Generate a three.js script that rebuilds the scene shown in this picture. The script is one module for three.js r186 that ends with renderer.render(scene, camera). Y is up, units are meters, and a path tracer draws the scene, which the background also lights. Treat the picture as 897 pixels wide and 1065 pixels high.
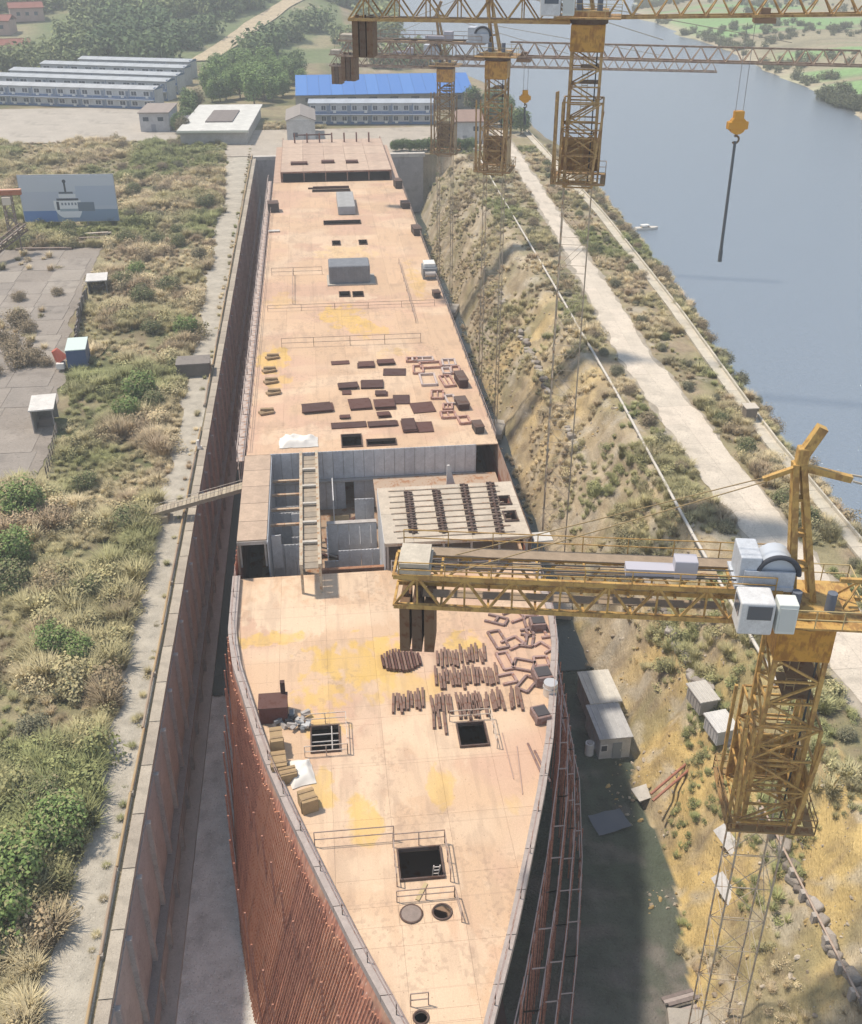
import * as THREE from 'three';
import { mergeGeometries } from 'three/addons/utils/BufferGeometryUtils.js';
import { RoundedBoxGeometry } from 'three/addons/geometries/RoundedBoxGeometry.js';

// ------------------------------------------------------------------ camera, sky, sun, exposure
const scene = new THREE.Scene();
const camera = new THREE.PerspectiveCamera(51.9, 862 / 1024, 0.5, 6000);
camera.position.set(0, 57, 0);
camera.rotation.order = 'YXZ';
camera.rotation.set(-0.5226, -THREE.MathUtils.degToRad(6.2), 0);
const SUN = new THREE.Vector3(-0.42, 1, -0.2).normalize();
{
  const W = 512, Hh = 256, d = new Float32Array(W * Hh * 4);
  for (let j = 0; j < Hh; j++) {
    const el = ((j + 0.5) / Hh - 0.5) * Math.PI, s = Math.max(0, Math.sin(el));
    for (let i = 0; i < W; i++) {
      const az = ((i + 0.5) / W - 0.5) * 2 * Math.PI;
      const dx = Math.cos(el) * Math.cos(az), dz = Math.cos(el) * Math.sin(az);
      const mu = Math.max(0, dx * SUN.x + Math.sin(el) * SUN.y + dz * SUN.z);
      const t = Math.pow(s, 0.55), glow = 0.22 * Math.pow(mu, 10);
      const k = (j * W + i) * 4;
      d[k] = (0.78 * (1 - t) + 0.30 * t) + glow; d[k + 1] = (0.83 * (1 - t) + 0.40 * t) + glow * 0.97; d[k + 2] = (0.87 * (1 - t) + 0.58 * t) + glow * 0.9; d[k + 3] = 1;
    }
  }
  const sky = new THREE.DataTexture(d, W, Hh, THREE.RGBAFormat, THREE.FloatType);
  sky.mapping = THREE.EquirectangularReflectionMapping; sky.magFilter = THREE.LinearFilter; sky.minFilter = THREE.LinearFilter; sky.needsUpdate = true;
  scene.background = sky; scene.environment = sky;
}
const sun = new THREE.DirectionalLight(0xfff0dc, 4.5);
sun.position.copy(SUN).multiplyScalar(400).add(new THREE.Vector3(5, 0, -150));
sun.target.position.set(5, 0, -150); scene.add(sun, sun.target);
sun.castShadow = true; sun.shadow.radius = 6; sun.shadow.mapSize.set(4096, 4096);
Object.assign(sun.shadow.camera, { left: -220, right: 220, top: 260, bottom: -260, near: 10, far: 900 });
const renderer = new THREE.WebGLRenderer({ antialias: true });
renderer.setSize(862, 1024);
renderer.toneMapping = THREE.LinearToneMapping; renderer.toneMappingExposure = 1.06;
renderer.outputColorSpace = THREE.SRGBColorSpace;
renderer.shadowMap.enabled = true;
scene.fog = new THREE.FogExp2(0xd0d6da, 0.00062);

// ------------------------------------------------------------------ helpers
function rng(seed) { let a = seed >>> 0; return () => { a = (a + 0x6D2B79F5) >>> 0; let t = Math.imul(a ^ (a >>> 15), 1 | a); t = (t + Math.imul(t ^ (t >>> 7), 61 | t)) ^ t; return ((t ^ (t >>> 14)) >>> 0) / 4294967296; }; }
const R = rng(7);
const rr = (a, b) => a + (b - a) * R();
const hash = (x, y, s = 0) => { let h = Math.imul(x | 0, 374761393) + Math.imul(y | 0, 668265263) + Math.imul(s | 0, 974634777); h = Math.imul(h ^ (h >>> 13), 1274126177); return ((h ^ (h >>> 16)) >>> 0) / 4294967296; };
function vn(x, y, s = 0, per = 0) {
  let xi = Math.floor(x), yi = Math.floor(y); const fx = x - xi, fy = y - yi;
  const u = fx * fx * (3 - 2 * fx), v = fy * fy * (3 - 2 * fy);
  let x1 = xi + 1, y1 = yi + 1;
  if (per) { xi = ((xi % per) + per) % per; x1 = ((x1 % per) + per) % per; yi = ((yi % per) + per) % per; y1 = ((y1 % per) + per) % per; }
  const a = hash(xi, yi, s), b = hash(x1, yi, s), c = hash(xi, y1, s), d = hash(x1, y1, s);
  return a + (b - a) * u + (c - a) * v + (a - b - c + d) * u * v;
}
function fbm(x, y, s = 0, o = 4, per = 0) { let f = 0, a = 0.5, t = 0; for (let i = 0; i < o; i++) { f += a * vn(x, y, s + i * 17, per); t += a; a *= 0.5; x *= 2; y *= 2; per *= 2; } return f / t; }
const ss = (a, b, x) => { const t = Math.min(1, Math.max(0, (x - a) / (b - a))); return t * t * (3 - 2 * t); };
const lerp = (a, b, t) => a + (b - a) * t;
function pl(tab, x) { // piecewise linear, tab sorted by descending z
  if (x >= tab[0][0]) return tab[0][1];
  for (let i = 1; i < tab.length; i++) if (x >= tab[i][0]) { const t = (x - tab[i - 1][0]) / (tab[i][0] - tab[i - 1][0]); return lerp(tab[i - 1][1], tab[i][1], t); }
  return tab[tab.length - 1][1];
}
const V = (x, y, z) => new THREE.Vector3(x, y, z);
const clamp01 = v => Math.min(1, Math.max(0, v));
const srgb8 = v => Math.round(255 * clamp01(v <= 0.0031308 ? v * 12.92 : 1.055 * Math.pow(v, 1 / 2.4) - 0.055));

function dataTex(w, h, fn, color = true) {
  const d = new Uint8Array(w * h * 4);
  for (let j = 0; j < h; j++) for (let i = 0; i < w; i++) {
    const c = fn(i / w, j / h), k = (j * w + i) * 4;
    if (color) { d[k] = srgb8(c[0]); d[k + 1] = srgb8(c[1]); d[k + 2] = srgb8(c[2]); } else { d[k] = d[k + 1] = d[k + 2] = Math.round(255 * clamp01(c)); }
    d[k + 3] = 255;
  }
  const t = new THREE.DataTexture(d, w, h, THREE.RGBAFormat);
  t.wrapS = t.wrapT = THREE.RepeatWrapping; t.magFilter = THREE.LinearFilter; t.minFilter = THREE.LinearMipmapLinearFilter; t.generateMipmaps = true;
  if (color) t.colorSpace = THREE.SRGBColorSpace;
  t.needsUpdate = true; return t;
}
function rep(t, m) { const c = t.clone(); c.repeat.set(1 / m, 1 / m); c.needsUpdate = true; return c; }
const grey = (v, tint = [1, 1, 1]) => [v * tint[0], v * tint[1], v * tint[2]];
const TXmottle = dataTex(512, 512, (u, v) => grey(0.62 + 0.3 * fbm(u * 6, v * 6, 3, 5, 6) + 0.22 * (fbm(u * 40, v * 40, 9, 3, 40) - 0.5)));
const TXconcrete = dataTex(512, 512, (u, v) => {
  let a = 0.72 + 0.26 * fbm(u * 5, v * 5, 21, 5, 5) + 0.16 * (vn(u * 90, v * 90, 4, 90) - 0.5);
  const st = ss(0.58, 0.75, fbm(u * 4, v * 4, 33, 4, 4)); a *= 1 - 0.22 * st;
  const cr = Math.abs(fbm(u * 7, v * 7, 51, 4, 7) - 0.5); if (cr < 0.006) a *= 0.72;
  return [a, a * 0.985, a * 0.95];
});
const TXdirt = dataTex(512, 512, (u, v) => {
  const a = 0.55 + 0.5 * fbm(u * 8, v * 8, 61, 5, 8), g = vn(u * 120, v * 120, 71, 120);
  const p = g > 0.86 ? 1.35 : g < 0.15 ? 0.7 : 1; return [a * p, a * p * 0.99, a * p * 0.96];
});
const TXgrime = dataTex(512, 512, (u, v) => { const n = fbm(u * 7, v * 7, 181, 5, 7), m = fbm(u * 40, v * 12, 185, 3, 40), r = ss(0.46, 0.64, n * 0.6 + m * 0.4), g = ss(0.5, 0.7, fbm(u * 12, v * 12, 188, 4, 12)); return [lerp(1, 0.68, r) * (1 - 0.2 * g), lerp(1, 0.6, r) * (1 - 0.2 * g), lerp(1, 0.62, r) * (1 - 0.18 * g)]; });
const TXrust = dataTex(512, 512, (u, v) => {
  const n = fbm(u * 6, v * 6, 81, 5, 6), m = fbm(u * 24, v * 10, 85, 3, 24), r = ss(0.5, 0.72, n * 0.7 + m * 0.3);
  return [lerp(0.95, 0.72, r), lerp(0.93, 0.45, r), lerp(0.9, 0.28, r)];
});
const BUgrain = dataTex(512, 512, (u, v) => fbm(u * 30, v * 30, 91, 4, 30), false);
const Mcache = {};
function mat(color, o = {}) {
  const key = JSON.stringify([color, o.map ? o.map.uuid : 0, o.rough, o.metal, o.bump, o.side, o.vc, o.rep]);
  if (Mcache[key]) return Mcache[key];
  const m = new THREE.MeshStandardMaterial({ roughness: o.rough ?? 0.8, metalness: o.metal ?? 0 });
  if (Array.isArray(color)) m.color.setRGB(...color); else m.color.set(color);
  if (o.map) m.map = rep(o.map, o.rep ?? 4);
  if (o.bump) { m.bumpMap = rep(BUgrain, o.brep ?? 2.5); m.bumpScale = o.bump; }
  if (o.side) m.side = THREE.DoubleSide;
  if (o.vc) m.vertexColors = true;
  return (Mcache[key] = m);
}
// uv in metres from the dominant normal axis
function metreUV(g) {
  const p = g.attributes.position, n = g.attributes.normal, uv = new Float32Array(p.count * 2);
  for (let i = 0; i < p.count; i++) {
    const ax = Math.abs(n.getX(i)), ay = Math.abs(n.getY(i)), az = Math.abs(n.getZ(i));
    if (ay >= ax && ay >= az) { uv[2 * i] = p.getX(i); uv[2 * i + 1] = p.getZ(i); }
    else if (ax >= az) { uv[2 * i] = p.getZ(i); uv[2 * i + 1] = p.getY(i); }
    else { uv[2 * i] = p.getX(i); uv[2 * i + 1] = p.getY(i); }
  }
  g.setAttribute('uv', new THREE.BufferAttribute(uv, 2)); return g;
}
function box(w, h, d, x = 0, y = 0, z = 0, ry = 0, rx = 0, rz = 0) { // centre at x,y,z
  const g = new THREE.BoxGeometry(w, h, d); if (rx) g.rotateX(rx); if (rz) g.rotateZ(rz); if (ry) g.rotateY(ry); g.translate(x, y, z); return g;
}
function rbox(w, h, d, x = 0, y = 0, z = 0, r = 0.06, ry = 0) { const g = new RoundedBoxGeometry(w, h, d, 1, r); if (ry) g.rotateY(ry); g.translate(x, y, z); return g; }
function bar(a, b, w, h = w) {
  const A = a.isVector3 ? a : V(...a), B = b.isVector3 ? b : V(...b), l = A.distanceTo(B);
  const g = new THREE.BoxGeometry(w, h, l), m = new THREE.Matrix4(), d = B.clone().sub(A).normalize();
  const up = Math.abs(d.y) > 0.99 ? V(1, 0, 0) : V(0, 1, 0);
  m.lookAt(V(0, 0, 0), d, up); m.setPosition(A.clone().add(B).multiplyScalar(0.5)); g.applyMatrix4(m); return g;
}
function tube(a, b, r, seg = 6, r2 = r) {
  const A = a.isVector3 ? a : V(...a), B = b.isVector3 ? b : V(...b), l = A.distanceTo(B);
  const g = new THREE.CylinderGeometry(r2, r, l, seg); g.translate(0, l / 2, 0);
  g.applyQuaternion(new THREE.Quaternion().setFromUnitVectors(V(0, 1, 0), B.clone().sub(A).normalize())); g.translate(A.x, A.y, A.z); return g;
}
function merge(list) {
  const a = list.flat(9).map(g => { const q = g.index ? g.toNonIndexed() : g; for (const k of Object.keys(q.attributes)) if (!['position', 'normal', 'uv'].includes(k)) q.deleteAttribute(k); if (!q.attributes.uv) q.setAttribute('uv', new THREE.BufferAttribute(new Float32Array(q.attributes.position.count * 2), 2)); return q; });
  return a.length === 1 ? a[0] : mergeGeometries(a);
}
const taken = {};
function numbered(n) { if (taken[n] === undefined) { taken[n] = 0; return n; } taken[n]++; return n + '_' + String(taken[n]).padStart(3, '0'); }
function mesh(name, geoms, material, parent, keepUV) {
  const g = Array.isArray(geoms) ? merge(geoms) : geoms; if (!keepUV) metreUV(g);
  const m = new THREE.Mesh(g, material); m.name = parent ? name : numbered(name); m.castShadow = m.receiveShadow = true; (parent || scene).add(m); return m;
}
function tag(o, label, category, group) { o.userData.label = label; o.userData.category = category; if (group) o.userData.group = group; return o; }
function thing(name, label, category, [x, y, z] = [0, 0, 0], turn = 0, group) {
  const o = new THREE.Group(); o.name = numbered(name); o.position.set(x, y, z); o.rotation.y = turn; scene.add(o); return tag(o, label, category, group);
}
function single(name, geoms, material, label, category, [x, y, z] = [0, 0, 0], turn = 0, group) {
  const m = mesh(name, geoms, material); m.position.set(x, y, z); m.rotation.y = turn; return tag(m, label, category, group);
}
function structure(name, geoms, material, keepUV) { const m = mesh(name, geoms, material, null, keepUV); m.userData.kind = 'structure'; return m; }
function dup(o, [x, y, z], turn = 0, label, group, scale) {
  const c = o.clone(); c.name = numbered(o.name.replace(/_\d{3}$/, '')); c.userData = { ...o.userData }; scene.add(c); c.position.set(x, y, z); c.rotation.y = turn;
  if (label) c.userData.label = label; if (group) c.userData.group = group; if (scale) c.scale.setScalar(scale); return c;
}
// guard rail along a polyline: posts and two rails
function railing(pts, h = 1.1, step = 2, w = 0.05, rails = [1, 0.5]) {
  const out = [];
  for (let i = 0; i + 1 < pts.length; i++) {
    const a = V(...pts[i]), b = V(...pts[i + 1]), n = Math.max(1, Math.round(a.distanceTo(b) / step));
    for (let k = 0; k <= n; k++) { const p = a.clone().lerp(b, k / n); out.push(box(w, h, w, p.x, p.y + h / 2, p.z)); }
    for (const r of rails) out.push(bar([a.x, a.y + h * r, a.z], [b.x, b.y + h * r, b.z], w * 0.9));
  }
  return out;
}

// ------------------------------------------------------------------ plan of the place (metres; ship axis along -z)
const embankX = z => pl([[-20, 50.2], [-81, 53], [-112, 53.6], [-160, 57], [-220, 60], [-312, 61.6], [-420, 63], [-480, 49], [-540, 41], [-650, 47], [-752, 54], [-2000, 42]], z);
const shoreX = z => pl([[-20, 55.5], [-105, 58.4], [-125, 59.4], [-153, 62], [-226, 68], [-278, 73], [-341, 71], [-420, 72], [-480, 55], [-540, 46], [-650, 52], [-752, 59], [-3000, 46]], z) + 1.6 * (fbm(z * 0.06, 1, 5, 3) - 0.5) * 2;
const farShoreX = z => pl([[0, 190], [-300, 176], [-347, 179], [-396, 192], [-447, 196], [-510, 199], [-600, 202], [-736, 212], [-3000, 900]], z) + 7 * (fbm(z * 0.03, 8, 6, 3) - 0.5) * 2;
const roadL = z => pl([[-20, 41], [-67, 41.6], [-89, 42.6], [-112, 42], [-141, 42.4], [-190, 46], [-280, 50.9], [-330, 53]], z);
const roadR = z => pl([[-20, 48.4], [-75, 48.4], [-117, 48.4], [-140, 48.2], [-186, 50.6], [-279, 54.9], [-330, 56.6]], z);
const pathL = z => pl([[-20, -19.2], [-41, -18.9], [-100, -18.7], [-122, -18.7], [-156, -18.9], [-270, -21.4], [-312, -24]], z) + 0.9 * (fbm(z * 0.16, 3, 15, 3) - 0.5) * 2;
const yardX = z => pl([[-108, -33], [-110.4, -33.2], [-138.8, -35.9], [-166.7, -39.7], [-205, -41.3]], z);
const footX = z => 26.4 + 2.2 * ss(-70, -75, z) * ss(-90, -85, z) + 1.2 * (fbm(z * 0.05, 9, 25, 3) - 0.5) * 2 - 2.2 * ss(-60, -44, z) + ss(-110, -180, z) * 0.8;
const benchX = z => 32.6 + 0.5 * (fbm(z * 0.09, 2, 26, 3) - 0.5) * 2;
const brinkX = z => 38.4 + 0.8 * (fbm(z * 0.07, 4, 27, 3) - 0.5) * 2 - 1.5 * ss(-100, -60, z);
const DOCK_END = -287;
function height(x, z) {
  if (x > -15 && x < 40.5 && z > DOCK_END) {
    const f = footX(z), b = brinkX(z);
    if (x < f) return -15 + (x > 17 ? 0.35 * fbm(x * 0.6, z * 0.6, 40, 3) : 0);
    if (x < b) {
      const q = benchX(z), y0 = x < q ? lerp(-15, -5.6, (x - f) / (q - f)) : lerp(-5.6, -0.1, ss(0, 1, (x - q - 0.6) / (b - q - 0.6))), t = clamp01((x - f) / (b - f)), env = Math.min(1, 6 * t * (1 - t));
      const a = z * 0.5 + x * 0.5, rill = Math.abs(fbm(a * 0.9, (x - z) * 0.06, 44, 3) - 0.5) * -3.4 + 0.55, lump = (fbm(x * 0.35, z * 0.35, 45, 4) - 0.5) * 2.2, ledge = 0.5 * Math.floor(2.2 * fbm(x * 0.3, z * 0.14, 49, 3) + y0 * 0.35) - 0.5 * (2.2 * fbm(x * 0.3, z * 0.14, 49, 3) + y0 * 0.35) + 0.25;
      return y0 + env * (rill * (x < q ? 1 : 0.5) + lump * 0.75 + ledge * 1.2);
    }
  }
  if (x < -15 || z < DOCK_END) {
    let y = -0.04;
    if (x < pathL(z) - 1 || z < -300) y += 0.5 * (fbm(x * 0.2, z * 0.2, 41, 4) - 0.42) * (inYard(x, z) ? 0 : 1) * ss(pathL(z), pathL(z) - 4, x);
    if (z < -470) { const e = ss(-480, -700, z) * ss(70, -10, x); y += e * (14 + 26 * fbm(x * 0.008, z * 0.008, 42, 4)); }
    if (x < embankX(z)) return y;
  }
  const e = embankX(z) + 1.6, s = shoreX(z), fs = farShoreX(z);
  if (x <= e) { // strip between brink, road and embankment
    const onRoad = x > roadL(z) - 0.6 && x < roadR(z) + 0.6, onEmb = x > embankX(z) - 2.2;
    return onRoad || onEmb ? -0.04 : -0.04 + 0.8 * (fbm(x * 0.35, z * 0.35, 43, 4) - 0.5);
  }
  if (x < s) return lerp(-0.04, -4, (x - e) / Math.max(0.5, s - e)) + 0.5 * (fbm(x * 0.4, z * 0.4, 46, 3) - 0.5);
  if (x < fs) return -4 - 3 * Math.min(1, (x - s) / 5, Math.max(0, (fs - x) / 5));
  return Math.min(1.5, -4 + (x - fs) * 0.12) + 1.2 * (fbm(x * 0.02, z * 0.02, 47, 3) - 0.5) + ss(500, 1100, x - z * 0.3) * 25 * fbm(x * 0.004, z * 0.004, 48, 3);
}
function inYard(x, z) { return z < -109.5 && z > -207 && x < yardX(z) + 0.6; }
const mixc = (a, b, t) => [lerp(a[0], b[0], t), lerp(a[1], b[1], t), lerp(a[2], b[2], t)];
const DIRT = [0.33, 0.27, 0.19], OCHRE = [0.53, 0.40, 0.165], DRY = [0.28, 0.25, 0.15], OLIVE = [0.13, 0.14, 0.065], GREEN = [0.10, 0.16, 0.05], MUD = [0.07, 0.09, 0.068], PALE = [0.44, 0.41, 0.35], BROWN = [0.22, 0.17, 0.12];
function groundColour(x, z) {
  const n1 = fbm(x * 0.09, z * 0.09, 101, 4), n2 = fbm(x * 0.4, z * 0.4, 102, 4), n3 = fbm(x * 0.03, z * 0.03, 103, 3);
  if (x > -15 && z > DOCK_END && x < footX(z)) {
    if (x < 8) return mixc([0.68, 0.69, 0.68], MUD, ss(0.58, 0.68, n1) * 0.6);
    return mixc(mixc(MUD, [0.06, 0.085, 0.055], ss(0.45, 0.6, n1)), [0.16, 0.15, 0.14], ss(0.52, 0.66, n2) * 0.6 + ss(-62, -46, z) * 0.4);
  }
  if (x >= footX(z) && x < brinkX(z) + 1.5 && z > DOCK_END) {
    const near = Math.max(ss(-112, -92, z), 0.7 * ss(-178, -160, z) * ss(-118, -136, z)), fine = fbm(x * 0.9, z * 0.9, 118, 4);
    let c = mixc([0.36, 0.30, 0.20], [0.46, 0.40, 0.30], ss(0.35, 0.65, n2)); c = mixc(c, OCHRE, ss(0.38, 0.54, n1 * 0.7 + n2 * 0.3) * near * 0.92); c = mixc(c, [0.25, 0.23, 0.13], ss(0.5, 0.66, fbm(x * 0.2 + 5, z * 0.2, 119, 4)) * 0.7);
    c = mixc(c, BROWN, ss(0.56, 0.7, fine) * 0.45); return mixc(c, PALE, ss(0.6, 0.7, fbm(x * 0.7, z * 0.5, 109, 3)) * 0.6);
  }
  if (x > farShoreX(z)) {
    const st = fbm(x * 0.012 + 7, z * 0.05, 111, 4), gr = ss(0.42, 0.56, fbm(x * 0.008, z * 0.022, 112, 4));
    let c = mixc([0.34, 0.31, 0.21], [0.22, 0.38, 0.15], gr); c = mixc(c, [0.22, 0.21, 0.14], ss(0.55, 0.65, st)); c = mixc(c, [0.46, 0.41, 0.31], ss(14, 3, x - farShoreX(z)) * 0.8); return mixc(c, [0.42, 0.36, 0.25], ss(0.62, 0.7, st) * 0.6);
  }
  if (x > 18) {
    let c = mixc(DRY, DIRT, ss(0.35, 0.65, n2)); c = mixc(c, OLIVE, ss(0.47, 0.62, n1) * 0.6); c = mixc(c, PALE, ss(0.6, 0.7, fbm(x * 0.22, z * 0.22, 117, 4)) * 0.6); return mixc(c, BROWN, ss(0.55, 0.68, n2) * 0.5);
  }
  if (z < -480) return mixc(mixc([0.13, 0.19, 0.08], [0.20, 0.22, 0.12], n1), [0.34, 0.30, 0.2], ss(0.6, 0.7, n3) * 0.8);
  if (x > pathL(z) - 2 && x < -14 && z > -312) return mixc(DIRT, DRY, n2);
  let c = mixc(DRY, OLIVE, ss(0.38, 0.62, n1)); c = mixc(c, BROWN, ss(0.5, 0.68, n2) * 0.6); return c;
}
{
  const xs = [], zs = [], run = (arr, a, b, s) => { const n = Math.round(Math.abs(b - a) / s); for (let i = 0; i < n; i++) arr.push(lerp(a, b, i / n)); };
  for (const v of [-2200, -1400, -900, -650, -480, -380]) xs.push(v);
  run(xs, -320, -120, 12); run(xs, -120, -60, 3); run(xs, -60, -34, 1); run(xs, -34, -15.4, 0.6); xs.push(-15.02, -14.98); run(xs, -14, 22, 2); run(xs, 22, 40, 0.32); run(xs, 40, 62, 0.6); run(xs, 62, 84, 1); run(xs, 84, 170, 12); run(xs, 170, 220, 2.5); run(xs, 220, 420, 8); for (const v of [440, 520, 640, 800, 1100, 1500, 2200]) xs.push(v);
  for (const v of [120, 40, 0, -18]) zs.push(v);
  run(zs, -26, -120, 0.6); run(zs, -120, -286.6, 1.1); zs.push(-286.95, -287.05); run(zs, -288, -420, 3); run(zs, -420, -620, 6); run(zs, -620, -900, 10); for (const v of [-900, -1000, -1200, -1500, -2000, -2800, -4000]) zs.push(v);
  const nx = xs.length, nz = zs.length, P = new Float32Array(nx * nz * 3), C = new Float32Array(nx * nz * 3), U = new Float32Array(nx * nz * 2), I = [];
  for (let j = 0; j < nz; j++) for (let i = 0; i < nx; i++) {
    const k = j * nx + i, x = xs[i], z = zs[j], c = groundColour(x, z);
    P.set([x, height(x, z), z], k * 3); C.set(c, k * 3); U.set([x + 0.3 * height(x, z), z + 0.5 * height(x, z)], k * 2);
    if (i + 1 < nx && j + 1 < nz) I.push(k, k + 1, k + nx, k + 1, k + nx + 1, k + nx);
  }
  const g = new THREE.BufferGeometry(); g.setAttribute('position', new THREE.BufferAttribute(P, 3)); g.setAttribute('color', new THREE.BufferAttribute(C, 3)); g.setAttribute('uv', new THREE.BufferAttribute(U, 2)); g.setIndex(I); g.computeVertexNormals();
  const m = new THREE.MeshStandardMaterial({ vertexColors: true, roughness: 0.95, map: rep(TXdirt, 9), bumpMap: rep(BUgrain, 5), bumpScale: 0.12 });
  m.color.setRGB(1.2, 1.2, 1.2); // the detail map averages about 0.8
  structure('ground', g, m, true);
}
function strip(zA, zB, step, xl, xr, y, n = 6) { // flat ribbon between two edge curves
  const P = [], U = [], I = []; const rows = Math.round((zA - zB) / step);
  for (let j = 0; j <= rows; j++) { const z = lerp(zA, zB, j / rows), a = xl(z), b = xr(z); for (let i = 0; i <= n; i++) { const x = lerp(a, b, i / n); P.push(x, typeof y === 'function' ? y(x, z) : y, z); U.push(x, z); } }
  for (let j = 0; j < rows; j++) for (let i = 0; i < n; i++) { const k = j * (n + 1) + i; I.push(k, k + 1, k + n + 1, k + 1, k + n + 2, k + n + 1); }
  const g = new THREE.BufferGeometry(); g.setAttribute('position', new THREE.Float32BufferAttribute(P, 3)); g.setAttribute('uv', new THREE.Float32BufferAttribute(U, 2)); g.setIndex(I); g.computeVertexNormals(); return g;
}
const wob = (z, s, a = 0.5) => a * (fbm(z * 0.35, s, 130 + s, 4) - 0.5) * 2;
const Mpath = mat([0.50, 0.47, 0.41], { map: TXdirt, rep: 7, rough: 0.95, bump: 0.05 });
structure('gravel_path', strip(-22, -312, 0.6, z => pathL(z) + wob(z, 1), z => -15.75 - ss(-150, -270, z) * 0.6, 0.03, 8), Mpath, true);
// the riverside road: poured slabs, each its own piece
{
  const road = structure('road', strip(-15, -332, 1.2, z => roadL(z) + wob(z, 2, 0.9), z => roadR(z) + wob(z, 3, 0.9), 0.02, 4), mat([0.42, 0.38, 0.32], { map: TXdirt, rep: 6, rough: 0.95 }), true);
  const tones = [[0.66, 0.605, 0.53], [0.68, 0.62, 0.545], [0.63, 0.58, 0.51]].map(c => mat(c, { map: TXconcrete, rep: 11, rough: 0.9, bump: 0.03 }));
  let z = -18, k = 0;
  while (z > -325) {
    const L = 5.5, a = z - 0.012, b = z - L + 0.012;
    for (const h of [0, 1]) {
      const xl = q => { const l = roadL(q) + 0.5 + wob(q, 4, 0.7), r = roadR(q) - 0.5 + wob(q, 5, 0.7); return h ? (roadL(q) + roadR(q)) / 2 + 0.012 : l; };
      const xr = q => { const l = roadL(q) + 0.5 + wob(q, 4, 0.7), r = roadR(q) - 0.5 + wob(q, 5, 0.7); return h ? r : (roadL(q) + roadR(q)) / 2 - 0.012; };
      mesh('road_slab', strip(a, b, 0.9, xl, xr, 0.06 + 0.012 * hash(k, h), 3), tones[Math.floor(hash(k, h, 4) * 3)], road, true);
    }
    z -= L; k++;
  }
}
// concrete yard on the left and the paved yard before the barracks
{
  const yard = structure('concrete_yard', strip(-109.5, -207, 1.2, () => -110, z => yardX(z) + wob(z, 7, 0.8), 0.03, 4), mat([0.30, 0.27, 0.245], { map: TXconcrete, rep: 17, rough: 0.92, bump: 0.03 }), true);
  const tn = [[0.33, 0.30, 0.275], [0.36, 0.33, 0.30], [0.30, 0.275, 0.255]].map(c => mat(c, { map: TXconcrete, rep: 13, rough: 0.92 }));
  for (let j = 0; j < 14; j++) for (let i = 0; i < 9; i++) {
    const z0 = -111 - j * 6.8, x1 = yardX(z0 - 6.7) - 1 - i * 5.6; if (hash(i, j, 77) < 0.12) continue;
    mesh('yard_slab', [box(5.5, 0.05, 6.7, x1 - 2.8, 0.045 + 0.02 * hash(i, j, 6), z0 - 3.4)], tn[Math.floor(hash(i, j, 5) * 3)], yard);
  }
  structure('paved_yard', strip(-313, -372, 3, () => -150, z => pl([[-313, -30], [-330, -40], [-372, -52]], z), 0.16, 8), mat([0.47, 0.44, 0.40], { map: TXconcrete, rep: 19, rough: 0.9 }), true);
  structure('paved_apron', strip(-289, -326, 3, () => -26, () => 52, 0.17, 8), mat([0.46, 0.42, 0.37], { map: TXconcrete, rep: 16, rough: 0.9 }), true);
  structure('dirt_track', strip(-486, -640, 4, z => pl([[-486, -46], [-520, -36], [-600, -12], [-640, 2]], z) - 5, z => pl([[-486, -46], [-520, -36], [-600, -12], [-640, 2]], z) + 5, (x, z) => height(x, z) + 0.5, 5), mat([0.58, 0.49, 0.35], { map: TXdirt, rep: 9, rough: 0.95 }), true);
}
// river
{
  const m = new THREE.MeshPhysicalMaterial({ roughness: 0.18, metalness: 0.7, ior: 1.6, bumpMap: rep(BUgrain, 5), bumpScale: 0.1 }); m.color.setRGB(0.40, 0.47, 0.54);
  const g = new THREE.PlaneGeometry(2600, 4200); g.rotateX(-Math.PI / 2); g.translate(1340, -4, -1900); structure('river', g, m);
  const w = new THREE.MeshPhysicalMaterial({ roughness: 0.08, ior: 1.33, bumpMap: rep(BUgrain, 6), bumpScale: 0.03 }); w.color.setRGB(0.055, 0.07, 0.062);
  structure('dock_water', strip(-88, -286, 2, () => -14.9, z => footX(z) + 0.3, -14.72, 3), w, true);
}

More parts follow.
